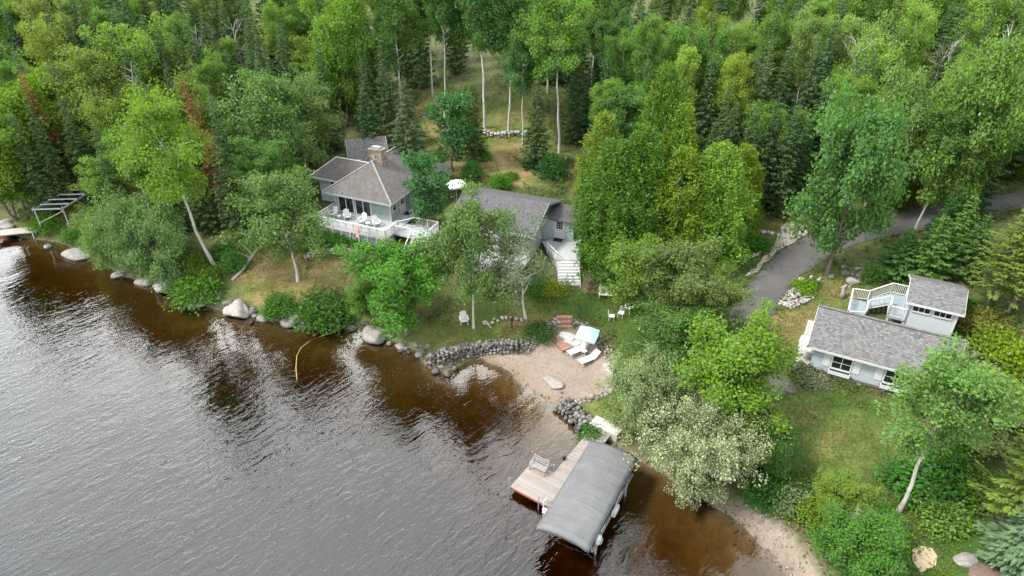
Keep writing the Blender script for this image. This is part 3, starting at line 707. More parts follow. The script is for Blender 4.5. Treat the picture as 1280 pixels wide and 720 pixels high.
# --- cedar clump
for px, py, H, W, lab, v, t in (
    (759, 326, 12.0, 6.2, 'bushy cedar on the left of the clump, shading the white stairs', 0, (.082,.145,.036)),
    (790, 324, 13.0, 6.2, 'dense green cedar in the middle of the clump behind the stairs', 1, (.075,.138,.034)),
    (812, 290, 16.5, 5.2, 'tallest pointed cedar at the back of the clump', 0, (.095,.16,.04)),
    (838, 324, 11.0, 6.2, 'full cedar in the clump right of the tallest one', 1, (.105,.168,.04)),
    (880, 320, 11., 5.8, 'yellow-green cedar on the right of the clump near the garden bed', 0, YELL),
    (915, 283, 8.5, 4.4, 'smallest yellow-green cedar on the right edge of the clump', 1, YELL),
    (832, 300, 13.5, 4.6, 'narrow cedar just right of the tallest cedar', 0, (.11,.172,.04)),
    (748, 272, 11.0, 4.8, 'pale yellowish cedar at the back left of the clump', 1, (.16,.21,.05))):
    B('cedar', px, py, H, W, lab, t, var=v)
B('maple', 858, 183, 12.5, 7.0, 'round-topped aspen on a pale leaning trunk above the cedar clump', (.10,.175,.045), var=1)
# --- weeping birches in the middle
for px, py, H, W, lab, v, t in (
    (838, 430, 9.2, 5.8, 'weeping birch with drooping branches at the end of the driveway', 0, (.10,.145,.05)),
    (800, 412, 8.2, 5.2, 'yellow-green young birch behind the white lawn chairs', 1, (.115,.18,.045)),
    (872, 436, 7., 4.4, 'loose birch at the corner of the driveway end', 2, (.105,.15,.05)),
    (848, 478, 6.4, 5.2, 'dark green birch leaning over the lawn beside the sandy beach', 0, (.07,.125,.035))):
    B('birch', px, py, H, W, lab, t, var=v)
B('sapling', 772, 372, 3., 2.6, 'little green tree directly behind the white bench', (.09,.15,.04))
B('maple', 903, 548, 7.8, 6.6, 'vivid lime maple between silver willow and the cottage lawn', BRIGHT, var=0, rz=1.)
B('maple', 948, 585, 3.6, 3.6, 'dark green low maple under the vivid lime maple', DEEP, var=2)
B('silver', 862, 610, 6.2, 6.8, 'big silvery white willow hanging over the water beside the boat lift', None, jitter=.02)
B('willow', 805, 538, 5.2, 4.6, 'smaller grey-green willow bush behind the boat canopy', (.19,.235,.13), jitter=.02, cat='bush')
# --- by the driveway and cottage
B('maple', 1034, 343, 14, 7.4, 'huge full-crowned maple overhanging the driveway', (.095,.17,.055), var=0, rz=2)
T('maple', 1150, 112, 13, 5.6, 'tan-tinged maple just behind the huge driveway maple', (.135,.19,.065), var=1)
T('maple', 1240, 92, 14.5, 7., 'broad pale green maple above the far right end of the driveway', PALE, var=2)
B('aspen', 1142, 292, 12, 4.2, 'slim white-trunked aspen rooted at the lower edge of the driveway', (.10,.165,.05), var=2, rz=0)
B('aspen', 1216, 262, 13, 5., 'grey-trunked aspen at the upper bend of the driveway', (.10,.16,.05), var=0)
for px, py, H, W, lab, t in ((1152, 350, 6.4, 3.8, 'dense green fir touching the deck behind the cottage', None), (1186, 335, 7.2, 3.6, 'tall green fir in the row above the cottage shed', None),
    (1122, 342, 4.6, 3.6, 'short wide fir at the left end of the fir row', None), (1206, 345, 6., 3.4, 'fir with upright tip next to the yellow pines', (.06,.105,.04)), (1170, 315, 6.8, 3.4, 'dark fir half hidden in the back of the fir row', (.04,.08,.03)),
    (1276, 706, 6., 4.4, 'blue-green spruce in the lower right corner', (.10,.155,.105))):
    B('fir', px, py, H, W, lab, t)
for px, py, H, W, lab, t in ((1232, 385, 9., 4.4, 'yellow-green pine with bare lower trunk right of the cottage shed', (.105,.145,.045)), (1258, 395, 9.6, 4.2, 'second bare-trunked pine close to the right edge above cottage', (.12,.155,.05)),
    (1285, 400, 10., 4.6, 'pine cut by the right picture edge above the bushes', (.11,.14,.045)), (1240, 672, 8.5, 5., 'open yellowish pine with a thin leaning trunk beside the blue spruce', (.12,.17,.055))):
    B('pine', px, py, H, W, lab, t, lean=(.12, 0) if py > 600 else None)
B('aspen', 1122, 640, 11.8, 4.8, 'tall white-barked birch in front of the cottage right corner', (.108,.18,.06), var=0, lean=(-.02, .05), rz=1.2)
B('maple', 1068, 722, 4.0, 4.4, 'leafy green small tree at the bottom edge above the sand', (.075,.145,.035), var=2)
B('maple', 1042, 645, 2.8, 2.8, 'pale yellow-green bushy tree next to the bare grey branches', (.15,.22,.06), var=0, cat='bush')
B('maple', 1205, 560, 4.6, 5.2, 'flowering shrubby tree right of the white-barked birch', (.17,.2,.09), var=1, cat='bush')
B('maple', 1262, 560, 4.8, 4.6, 'olive shrubby tree near the right edge below the lawn', (.13,.17,.05), var=0, cat='bush')
# --- left bank
for px, py, H, W, lab, v, t in ((205, 345, 6.5, 7., 'grey-green willow bush leaning over the water on the left bank', 0, (.135,.20,.08)), (168, 332, 5.0, 5.2, 'sage-coloured willow bush at the left shore boulders', 0, (.13,.195,.08)), (140, 318, 3.8, 4.4, 'small bright bush above the farthest shore boulder', 0, (.12,.2,.06))):
    B('willow', px, py, H, W, lab, t, cat='bush')
for px, py, H, W, lab, v, t in ((52, 240, 11, 8.5, 'bright yellow-green maple beside the metal frame', 0, (.145,.225,.04)), (20, 275, 11, 8., 'yellow-green maple behind the old left dock', 1, (.135,.205,.04)), (30, 262, 8, 6., 'green maple right above the old left dock', 2, (.085,.16,.03)), (165, 228, 9, 5.4, 'soft green maple right of the metal frame', 1, (.13,.2,.055))):
    B('maple', px, py, H, W, lab, t, var=v)
for px, py, H, W, kd, lab, v, t in ((318, 97, 14, 7.4, 'birch', 'wide pale birch towering left of the main house', 1, (.11,.18,.06)), (362, 108, 12, 6., 'birch', 'second wide birch nearest the left wing of the house', 2, (.12,.175,.06)),
    (175, 48, 13, 8.5, 'maple', 'large rounded light green maple in the upper left forest', 0, (.125,.2,.06)), (108, 62, 14, 7.5, 'birch', 'faded olive birch in the upper left forest', 0, (.125,.185,.055)), (40, 35, 14, 6, 'birch', 'light birch near the upper left corner', 1, (.14,.2,.055)),
    (412, 8, 15, 7.5, 'maple', 'lime green tall maple above the left wing of the house', 1, (.125,.21,.05)), (235, 125, 11, 6, 'maple', 'olive maple behind the tall leaning birch', 2, (.11,.16,.045)), (300, 215, 5, 5, 'maple', 'small pale bush-like maple left of the main house', 0, (.13,.18,.07)),
    (338, 215, 5.6, 4.4, 'birch', 'short birch hiding the left end of the deck', 1, (.12,.165,.06))):
    T(kd, px, py, H, W, lab, t, var=v)
T('rusty_spruce', 243, 92, 15, 2.6, 'dead spruce with rust-red needles left of the main house', None, lean=(-.1, 0))
T('rusty_spruce', 24, 84, 14, 2.6, 'rust-red dying spruce at the far left edge', (.15,.08,.048))
T('rusty_spruce', 266, 165, 10, 3.2, 'brown half-dead spruce behind the fallen log', (.14,.085,.05))
for i, (px, py, H) in enumerate(((922,122,11),(947,130,11),(975,118,12),(1000,128,11.5),(1012,150,9),(895,150,9))):
    T('spruce', px, py, H, 3.4, 'dark narrow spruce in the row above the gravel strip', (.048,.078,.036), group='spruces above the gravel strip')
# --- spires that stand out of the wood
for px, py, H in ((62,22,15),(97,7,16),(39,18,14),(175,13,16),(215,27,15),(265,34,14),(282,57,13),(307,50,13),(319,57,13),(195,32,15),(12,140,12),(30,118,13),(250,20,15),(345,28,14),(128,30,15),(205,75,13),(75,120,12),(290,100,12),(395,45,14),(15,60,14),(150,55,14)):
    T('spruce', px, py, H, 3.3, 'dark pointed spruce in the forest left of the main house', (.062,.095,.042), group='spruces left of the main house')
for px, py, H in ((1098,50,14),(1130,22,15),(1072,70,13),(1025,40,15),(893,60,14),(1180,55,13),(1118,95,12),(1268,120,12),(1048,15,15),(1215,20,15)):
    T('spruce', px, py, H, 3.3, 'dark pointed spruce in the forest above and beyond the driveway', (.062,.095,.042), group='spruces above and beyond the driveway')
for px, py, H in ((760,60,13),(725,30,14),(475,40,14),(450,70,13),(672,90,11),(790,20,14),(590,95,10)):
    T('spruce', px, py, H, 3.3, 'dark pointed spruce in the forest on the hill above the two houses', (.058,.09,.04), group='spruces on the hill above the two houses')
# --- the forest that closes the picture
LABEL = dict(spruce=('dark pointed spruce in the forest {w}', 'spruces {w}'), fir=('slim green fir in the forest {w}', 'firs {w}'), aspen=('tall light-stemmed aspen in the forest {w}', 'aspens {w}'), birch=('soft-leaved birch in the forest {w}', 'birches {w}'),
    maple=('rounded leafy maple in the forest {w}', 'maples {w}'), cedar=('olive cedar in the forest {w}', 'cedars {w}'))
def zone(px): return 'left of the main house' if px < 470 else 'on the hill above the two houses' if px < 800 else 'above and beyond the driveway'
def proj(x, y, z):
    dp = y*cos(PITCH)+(CAM_H-z)*sin(PITCH); up = y*sin(PITCH)-(CAM_H-z)*cos(PITCH)
    return 640+FPX*x/dp, 360-FPX*up/dp
HEROES = list(TREES); _taken = [(t[0], t[1], t[2]) for t in TREES]
FOREST_KEEP = [pxpoly(p) for p in ([(380,330),(375,235),(400,185),(430,160),(490,165),(520,140),(535,112),(570,112),(600,135),(660,120),(700,170),(745,140),(760,330),(700,420),(400,420)], [(55,225),(138,225),(142,300),(55,300)])]
n_f = 0; CAND = []; KEEP = []
fr_ = random.Random(5); nr_ = np.random.default_rng(5)
_cy = nr_.uniform(26, 158, 11000); _cx = nr_.uniform(-1, 1, 11000)*(.82*_cy+14); _cz = gz(_cx, _cy)
_px, _py = proj(_cx, _cy, _cz)
_ok = (_cz > 1.25) & ((_py < 300) | (_px > 1325)) & ((_cy > 58) | (_px > 1325)) & ~((_px > 880) & (_px < 1100) & (_py > 262)) & ~((_px > 700) & (_py > 250) & (_px < 900)) & (_px > -110) & (_px < np.where(_cy < 75, 1490, 1390))
for P in CLEAR: _ok &= ~(sdf(_cx, _cy, P) > -1.6)
for P in FOREST_KEEP: _ok &= ~in_poly(_cx, _cy, P)
_tk = np.array(_taken)
for x, y, px in zip(_cx[_ok], _cy[_ok], _px[_ok]):
    u = fr_.random(); g_ = vnoise(np.array([x*.06+9]), np.array([y*.06+4]), 77)[0] + fr_.uniform(-.2, .2)
    if px < 470: kinds = ('spruce', 'spruce', 'fir', 'spruce', 'birch', 'aspen') if g_ < .58 else ('birch', 'aspen', 'maple', 'spruce', 'aspen')
    elif px < 800: kinds = ('aspen', 'aspen', 'maple', 'aspen', 'spruce', 'spruce') if g_ > .42 else ('spruce', 'spruce', 'aspen', 'fir')
    else: kinds = ('aspen', 'maple', 'birch', 'aspen', 'spruce', 'spruce') if g_ > .4 else ('spruce', 'spruce', 'aspen', 'cedar', 'fir')
    kd = kinds[int(u*len(kinds))]
    W = dict(spruce=fr_.uniform(2.7, 3.7), fir=fr_.uniform(2.6, 3.4), aspen=fr_.uniform(3.2, 4.8), birch=fr_.uniform(3.8, 5.4), maple=fr_.uniform(4.2, 6.2), cedar=fr_.uniform(3.4, 4.4))[kd]
    if (np.hypot(_tk[:, 0]-x, _tk[:, 1]-y) < np.maximum(2.0, .52*(_tk[:, 2]+W/2)+.75)).any(): continue
    H = dict(spruce=fr_.uniform(12, 18.5), fir=fr_.uniform(9, 13), aspen=fr_.uniform(11, 16), birch=fr_.uniform(9, 13.5), maple=fr_.uniform(8, 12), cedar=fr_.uniform(8, 11))[kd]
    if y < 75: H *= .85
    if kd in ('aspen', 'birch', 'maple') and px < 470: H *= .82
    CAND.append((x, y, px, kd, H, W)); _tk = np.vstack([_tk, (x, y, W/2)])
# keep the trees of the wood that show over the ones in front of them
_cov = np.zeros((110, 190), bool)          # 8-pixel cells, 15 cells of margin
for x, y, px, kd, H, W in sorted([c for c in CAND] + [(t[0], t[1], None, t[3], t[4], t[2]*2) for t in HEROES], key=lambda c: c[1]):
    if kd == 'shrub': continue
    z = gz(x, y); fr0 = .1 if kd in ('spruce', 'fir', 'cedar') else .35
    a_, b_ = proj(x, y, z+H), proj(x, y, z+H*fr0); cx_ = (a_[0]+b_[0])/2; hw = W/2*FPX/(y*cos(PITCH)+(CAM_H-z)*sin(PITCH))
    yy, xx = np.mgrid[0:110, 0:190]; X_ = xx*8-120; Y_ = yy*8-60; h_ = max(8., b_[1]-a_[1])
    f_ = (Y_-a_[1])/h_
    wd_ = hw*np.clip(f_, 0, 1) if kd in ('spruce', 'fir') else hw*np.sqrt(np.clip(1-(2*f_-1)**2, 0, 1))
    m_ = (f_ > 0) & (f_ < 1) & (np.abs(X_-cx_) <= np.maximum(wd_*.92, 4))
    inside = m_ & (X_ > -30) & (X_ < 1310) & (Y_ > -25)
    vis = (inside & ~_cov).sum()/max(1, m_.sum())
    if px is not None:
        if vis < .10 and not (px > 1325 and y < 80): continue
        KEEP.append((x, y, px, kd, H, W))
    _cov |= m_
for x, y, px, kd, H, W in KEEP:
    t = TINT[kd]
    if kd in ('aspen', 'birch', 'maple'):
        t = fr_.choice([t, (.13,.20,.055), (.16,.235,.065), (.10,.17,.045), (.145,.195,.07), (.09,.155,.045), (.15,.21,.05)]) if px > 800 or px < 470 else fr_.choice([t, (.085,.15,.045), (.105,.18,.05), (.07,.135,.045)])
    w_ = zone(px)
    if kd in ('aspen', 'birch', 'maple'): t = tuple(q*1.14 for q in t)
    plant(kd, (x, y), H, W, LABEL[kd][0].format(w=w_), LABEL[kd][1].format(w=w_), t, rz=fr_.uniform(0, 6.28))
    n_f += 1
print('forest trees', n_f, 'plants', len(TREES))
# ------------------------------------------------------------------ building materials
def uvmat(name, build, **k):
    m, nt, out = new_mat(name); build(nt, out, coords(nt, 'UV'), coords(nt)); return m
def shingle(name, a, b, blot, amt, row=.2, bw=.34):
    def f(nt, out, uv, ob):
        br = node(nt, 'ShaderNodeTexBrick', {'Vector': uv, 'Scale': 1., 'Mortar Size': .012, 'Color1': (*a, 1), 'Color2': (*b, 1), 'Mortar': (*[x*.55 for x in a], 1), 'Brick Width': bw, 'Row Height': row, 'Bias': 0.})
        br.offset = .5
        n = noise(nt, ob, .9, 5, .65); n2 = noise(nt, ob, 6., 4, .7)
        c = mixc(nt, mth(nt, 'MULTIPLY', ramp(nt, n, [(.45, (0,0,0)), (.68, (1,1,1))]), amt), br.outputs[0], blot)
        c = mixc(nt, .4, c, mixc(nt, 1., c, ramp(nt, n2, [(.25, (.45,.45,.45)), (.75, (1.55,1.55,1.55))]), 'MULTIPLY'))
        principled(nt, out, c, .92, bump(nt, mth(nt, 'ADD', br.outputs[1], n2), .5, .02))
    return uvmat(name, f)
M_SH_MAIN = shingle('weathered_dark_shingles', (.085,.08,.08), (.12,.115,.112), (.085,.07,.055), .7)
M_SH_CABIN = shingle('charcoal_shingles', (.062,.062,.068), (.088,.088,.094), (.08,.072,.065), .35)
M_SH_COT = shingle('mottled_grey_shingles', (.085,.085,.088), (.165,.163,.163), (.10,.093,.082), .35, .15, .22)
def siding(name, c1, pitch=.14):
    def f(nt, out, uv, ob):
        s = node(nt, 'ShaderNodeSeparateXYZ', {0: uv}).outputs[1]
        saw = mth(nt, 'FRACT', mth(nt, 'DIVIDE', s, pitch))
        line = mth(nt, 'GREATER_THAN', saw, .9)
        n = noise(nt, ob, 2.5, 5)
        c = mixc(nt, mth(nt, 'MULTIPLY', line, .4), ramp(nt, n, [(.3, [x*.88 for x in c1]), (.7, c1)]), [x*.5 for x in c1])
        principled(nt, out, c, .6, bump(nt, saw, .5, -.02))
    return uvmat(name, f)
M_SIDE = siding('pale_blue_lap_siding', (.33,.385,.40)); M_SIDE_G = siding('grey_green_siding', (.275,.335,.335)); M_SIDE_W = siding('white_lap_siding', (.42,.455,.47))
def boards(name, c1, c2, wdt=.14, axis_=0, rough=.7):
    def f(nt, out, uv, ob):
        s = node(nt, 'ShaderNodeSeparateXYZ', {0: uv}).outputs[axis_]
        q = mth(nt, 'DIVIDE', s, wdt); fr_ = mth(nt, 'FRACT', q); cell = mth(nt, 'FLOOR', q)
        r_ = node(nt, 'ShaderNodeTexWhiteNoise', noise_dimensions='1D'); nt.links.new(cell, r_.inputs['W'])
        gap = mth(nt, 'GREATER_THAN', mth(nt, 'ABSOLUTE', mth(nt, 'SUBTRACT', fr_, .5)), .455)
        n = noise(nt, mapping(nt, ob, (1.2,1.2,1.2)), 2.2, 5, .7)
        c = mixc(nt, mth(nt, 'ADD', mth(nt, 'MULTIPLY', r_.outputs[0], .55), mth(nt, 'MULTIPLY', n, .5)), c1, c2)
        c = mixc(nt, mth(nt, 'MULTIPLY', gap, .75), c, [x*.18 for x in c1])
        principled(nt, out, c, rough, bump(nt, mth(nt, 'SUBTRACT', 1., gap), .5, .01))
    return uvmat(name, f)
M_DECK = boards('painted_deck_boards', (.29,.31,.315), (.36,.375,.375)); M_DOCK = boards('weathered_dock_boards', (.165,.142,.128), (.285,.25,.225), .15, 0, .85)
M_DECK_GREY = boards('grey_deck_boards', (.20,.25,.27), (.28,.33,.35))
M_WHITE = mottled('white_paint', (.43,.44,.44), (.53,.53,.52), 3., .5, .05)
M_WHITE2 = mottled('weathered_white_paint', (.35,.36,.355), (.48,.48,.47), 4., .6, .1)
M_LATTICE = mottled('grey_lattice_wood', (.30,.30,.31), (.40,.40,.41), 4., .8, .1)
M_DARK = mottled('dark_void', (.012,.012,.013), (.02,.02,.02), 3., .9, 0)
m, nt, out = new_mat('window_glass'); principled(nt, out, (.012,.015,.017), .06, None, 0, .6); M_GLASS = m
def stonework(name, c1, c2, sc):
    m, nt, out = new_mat(name); co = coords(nt)
    v = node(nt, 'ShaderNodeTexVoronoi', {'Vector': co, 'Scale': sc}); e = node(nt, 'ShaderNodeTexVoronoi', {'Vector': co, 'Scale': sc}, feature='DISTANCE_TO_EDGE')
    c = mixc(nt, node(nt, 'ShaderNodeSeparateXYZ', {0: v.outputs['Color']}).outputs[0], c1, c2)
    c = mixc(nt, ramp(nt, e.outputs['Distance'], [(.0, (1,1,1)), (.08, (0,0,0))]), c, (.10,.095,.09))
    principled(nt, out, c, .9, bump(nt, e.outputs['Distance'], .8, .08)); return m
M_CHIM = stonework('fieldstone_chimney', (.10,.08,.065), (.30,.25,.20), 4.5)
M_CONC = mottled('pale_concrete', (.29,.27,.245), (.38,.36,.33), 1.2, .9, .15)
M_METAL = mottled('dull_galvanised_metal', (.30,.31,.32), (.42,.43,.44), 5., .45, .05, .7)

# ------------------------------------------------------------------ building helpers
def wframe(side, p):
    n = {'f': (0,-1,0), 'b': (0,1,0), 'r': (1,0,0), 'l': (-1,0,0)}[side]; r = {'f': (1,0,0), 'b': (-1,0,0), 'r': (0,1,0), 'l': (0,-1,0)}[side]
    p, n, r = Vector(p), Vector(n), Vector(r)
    return lambda a, o, z: p + r*a + n*o + Vector((0,0,z))      # along, outwards, up
def wbox(mb, F, a0, a1, o0, o1, z0, z1):
    c = [F(a, o, z) for z in (z0, z1) for a, o in ((a0,o0),(a1,o0),(a1,o1),(a0,o1))]
    mb.add(c, [(0,3,2,1),(4,5,6,7),(0,1,5,4),(1,2,6,5),(2,3,7,6),(3,0,4,7)]); return mb
def window(parent, side, p, w, h, cols=1, rows=1, fr=.09, name='window', mat=None):
    F = wframe(side, p); mb = MB()
    wbox(mb, F, -w/2-fr, -w/2, .0, .075, -fr, h+fr); wbox(mb, F, w/2, w/2+fr, .0, .075, -fr, h+fr)
    wbox(mb, F, -w/2, w/2, .0, .075, h, h+fr); wbox(mb, F, -w/2, w/2, .0, .11, -fr, 0)
    for i in range(1, cols): x = -w/2+w*i/cols; wbox(mb, F, x-.025, x+.025, .012, .055, 0, h)
    for j in range(1, rows): z = h*j/rows; wbox(mb, F, -w/2, w/2, .012, .05, z-.022, z+.022)
    o = mb.build(name, mat or M_WHITE, parent); wbox(MB(), F, -w/2, w/2, .004, .02, 0, h).build('pane', M_GLASS, o); return o
def door(parent, side, p, w, h, glass=None, mat=None):
    F = wframe(side, p); mb = MB(); wbox(mb, F, -w/2-.1, -w/2, 0, .06, 0, h+.1); wbox(mb, F, w/2, w/2+.1, 0, .06, 0, h+.1); wbox(mb, F, -w/2, w/2, 0, .06, h, h+.1)
    wbox(mb, F, -w/2, w/2, .0, .035, 0.02, h)
    o = mb.build('door', mat or M_WHITE, parent)
    if glass:
        z0, z1, cols, rows = glass; g = MB(); wbox(g, F, -w*.33, w*.33, .036, .042, z0, z1); g.build('pane', M_GLASS, o)
        b = MB()
        for i in range(1, cols): x = -w*.33+w*.66*i/cols; wbox(b, F, x-.018, x+.018, .043, .056, z0, z1)
        for j in range(1, rows): z = z0+(z1-z0)*j/rows; wbox(b, F, -w*.33, w*.33, .043, .055, z-.018, z+.018)
        if b.v: b.build('muntins', M_WHITE, o)
    k = MB(); c = F(w*.4, .06, 1.0); k.tube([c+Vector((0,0,-.05)), c+Vector((0,0,.05))], .03, 6); k.build('handle', M_METAL, o); return o
def railing(mb, p, q, h=.95, post=.09, gap=.15, nposts=None, bal=.035, ends=True):
    p, q = Vector(p), Vector(q); L = (q-p).length; up = Vector((0,0,h))
    n = nposts or max(1, round(L/1.5))
    for i in range(n+1):
        if not ends and i in (0, n): continue
        a = p.lerp(q, i/n); mb.bar(a-Vector((0,0,.05)), a+up*1.06, post, post)
    mb.bar(p+up*.98, q+up*.98, .11, .05); mb.bar(p+up*.12, q+up*.12, .05, .07)
    if gap:
        k = int(L/gap)
        for i in range(k+1): a = p.lerp(q, (i+.5)/(k+1)); mb.bar(a+up*.12, a+up*.97, bal, bal)
    return mb
def rail_boards(mb, p, q, h=.95, post=.09, pitch=.2, spacing=.95):
    p, q = Vector(p), Vector(q); L = (q-p).length; up = Vector((0,0,h)); n = max(1, round(L/spacing))
    for i in range(n+1): a = p.lerp(q, i/n); mb.bar(a-Vector((0,0,.2)), a+up*.99, post, post)
    mb.bar(p+up, q+up, .14, .045)
    z = .12
    while z < h-.1: mb.bar(p+Vector((0,0,z)), q+Vector((0,0,z)), .03, .125); z += pitch
    return mb
def lattice(mb, p, q, h, pitch=.22, w=.045):
    p, q = Vector(p), Vector(q); d = (q-p); L = d.length; d.normalize()
    for s in (1, -1):
        k = -h
        while k < L+h:
            a0, b0 = k, k+h*1.
            t0, t1 = max(0, -a0)/h if b0 > a0 else 0, min(1, (L-a0)/h)
            if t1 > t0:
                za, zb = (t0*h, t1*h) if s > 0 else (h-t0*h, h-t1*h)
                off = Vector((-d.y, d.x, 0))*.012*s
                mb.bar(p+d*(a0+t0*h)+Vector((0,0,za))+off, p+d*(a0+t1*h)+Vector((0,0,zb))+off, .02, w, up=(0,0,1))
            k += pitch
    return mb
def gable_walls(mb, u0, u1, v0, v1, z0, ze, zr):   # ridge along u
    vm = (v0+v1)/2
    return mb.ext([(u0,v0,z0),(u0,v1,z0),(u0,v1,ze),(u0,vm,zr),(u0,v0,ze)], (u1-u0,0,0))
def gable_roof(mb, u0, u1, v0, v1, ze, zr, t=.16):
    vm = (v0+v1)/2
    mb.ext([(u0,v0,ze),(u1,v0,ze),(u1,vm,zr),(u0,vm,zr)], (0,0,-t)); mb.ext([(u0,v1,ze),(u0,vm+.001,zr),(u1,vm+.001,zr),(u1,v1,ze)], (0,0,-t)); return mb
def fascia(mb, u0, u1, v0, v1, ze, zr, e=.03, h=.2):
    vm = (v0+v1)/2
    for v, s in ((v0,-1),(v1,1)): mb.bx(u0-e, u1+e, v, v+s*e, ze-h, ze-.02)
    for u, s in ((u0,-1),(u1,1)):
        for va, vb in ((v0,vm),(v1,vm)): mb.ext([(u,va,ze-.02),(u,vb,zr-.02),(u,vb,zr-h),(u,va,ze-h)], (s*e,0,0))
    return mb
def steps(mb, u0, u1, vt, vb, zt, zb, n=None, t=.05):  # flight from (vt, zt) down to (vb, zb)
    n = n or max(2, round((zt-zb)/.18)); dv = (vb-vt)/n; dz = (zt-zb)/n
    for i in range(n):
        v = vt+dv*i; z = zt-dz*(i+1); mb.bx(u0, u1, v, v+dv*1.06, z, z+t); mb.bx(u0, u1, v+.002*np.sign(dv), v+.03*np.sign(dv), z+t, z+dz)
    for u in (u0-.03, u1+.03): mb.ext([(u-.025,vt,zt),(u-.025,vb,zb+.05),(u-.025,vb,zb-.25),(u-.025,vt,zt-.3)], (.05,0,0))
    return mb

# ================================================================== main house
H1 = empty('lake_house', (-19.6, 65.9, 0), R(-23.5), 'blue-grey main house with dark hip roof, stone chimney and a white lakeside deck', 'house')
mb = MB(); mb.bx(.8, 7.5, .9, 9.6, 2.4, 6.62); mb.bx(7.5, 9.3, 4.8, 8.6, 3., 6.3); mb.build('wall', M_SIDE_G, H1)
mb = MB(); mb.bx(-3.3, .8, 3.7, 7.0, 2.2, 6.45); mb.build('wing_wall', M_SIDE, H1)
a, b, c_, d_ = (0,0,6.6), (8.3,0,6.6), (8.3,10.4,6.6), (0,10.4,6.6); r1, r2 = (4.0,3.6,9.2), (4.05,8.2,9.2)
mb = MB(); dz = (0,0,-.16)
for poly in ([a,b,r1], [b,c_,r2,r1], [c_,d_,r2], [d_,a,r1,r2]): mb.ext(poly, dz)
mb.build('roof', M_SH_MAIN, H1)
cap = MB()
for p, q in ((a,r1),(b,r1),(r1,r2),(r2,c_),(r2,d_)): cap.bar(Vector(p)+Vector((0,0,.02)), Vector(q)+Vector((0,0,.02)), .17, .05)
cap.build('ridge_cap', mottled('pale_ridge_metal', (.15,.15,.15), (.23,.23,.225), 2., .6), H1)
mb = MB()
for p, q in ((a,b),(b,c_),(d_,a)): mb.bar(Vector(p)+Vector((0,0,-.1)), Vector(q)+Vector((0,0,-.1)), .05, .2)
mb.build('fascia', M_SIDE_G, H1)
wa, wb, wc, wd = (-3.9,3.0,6.5), (1.2,3.0,6.5), (1.2,7.8,6.5), (-3.9,7.8,6.5); wr1, wr2 = (-1.9,5.4,8.1), (3.,5.4,8.1)
mb = MB()
for poly in ([wa,wb,(2.6,5.4-.9,7.5),wr2,wr1], [wc,wd,wr1,wr2], [wd,wa,wr1]):
    poly = poly if len(poly) != 5 else [wa,wb,wr2,wr1]
    mb.ext(poly, dz)
mb.build('wing_roof', M_SH_MAIN, H1)
mb = MB()
for p, q in ((wa,wr1),(wd,wr1),(wr1,wr2)): mb.bar(Vector(p)+Vector((0,0,.02)), Vector(q)+Vector((0,0,.02)), .16, .05)
for p, q in ((wa,wb),(wd,wa)): mb.bar(Vector(p)+Vector((0,0,-.1)), Vector(q)+Vector((0,0,-.1)), .05, .2)
mb.build('wing_trim', M_WHITE2, H1)
mb = MB(); mb.ext([(7.3,4.3,6.45),(9.7,4.3,6.15),(9.7,9.,6.15),(7.3,9.,6.45)], (0,0,-.14)); mb.build('vestibule_roof', M_SH_MAIN, H1)
mb = MB(); mb.bx(3.5, 5.0, 4.0, 4.9, 8.4, 10.25); mb.bx(3.42, 5.08, 3.92, 4.98, 10.25, 10.38)
ch = mb.build('chimney', M_CHIM, H1); MB().bx(3.85, 4.65, 4.2, 4.7, 10.384, 10.55).build('chimney_pot', M_METAL, ch)
# corner boards
for u, v in ((.8,.9),(7.5,.9),(7.5,4.8)): MB().bx(u-.06, u+.06, v-.06, v+.06, 4.2, 6.55).build('corner_board', M_WHITE, H1)
for u in (2.15, 4.25):
    F = wframe('f', (u, .9, 4.25)); mb = MB(); w_, h_ = 1.75, 2.05
    wbox(mb, F, -w_/2-.12, -w_/2, 0, .09, 0, h_+.12); wbox(mb, F, w_/2, w_/2+.12, 0, .09, 0, h_+.12); wbox(mb, F, -w_/2, w_/2, 0, .09, h_, h_+.12); wbox(mb, F, -.05, .05, .02, .07, .0, h_); wbox(mb, F, -w_/2, w_/2, .02, .07, 0, .06)
    o = mb.build('sliding_door', M_WHITE, H1); g = MB(); wbox(g, F, -w_/2, -.05, .01, .03, .06, h_); wbox(g, F, .05, w_/2, .01, .03, .06, h_); g.build('pane', M_GLASS, o)
window(H1, 'r', (7.5, 1.65, 5.15), .62, .85, 1, 2); window(H1, 'f', (-1.2, 3.7, 5.2), 1.1, .9, 2, 1); window(H1, 'l', (-3.3, 5.4, 5.1), 1., 1., 2, 1)
door(H1, 'r', (7.5, 3.2, 4.22), .86, 2.0, (1.0, 1.75, 2, 2))
MB().bx(7.75, 8.4, 2.8, 3.6, 4.225, 4.25).build('door_mat', M_DARK, H1)
mb = MB(); n_ = 14
pts = [(8.4+.2*cos(2*pi*i/n_), 4.74, 5.55+.2*sin(2*pi*i/n_)) for i in range(n_+1)]; mb.tube(pts, .06, 6, False)
w_ = mb.build('wreath', mottled('dark_wreath_greenery', (.012,.022,.010), (.03,.05,.02), 20., .9, .8), None); w_.matrix_world = H1.matrix_basis.copy(); tag(w_, 'dark round wreath hanging on the entry wall of the main house', 'wreath')
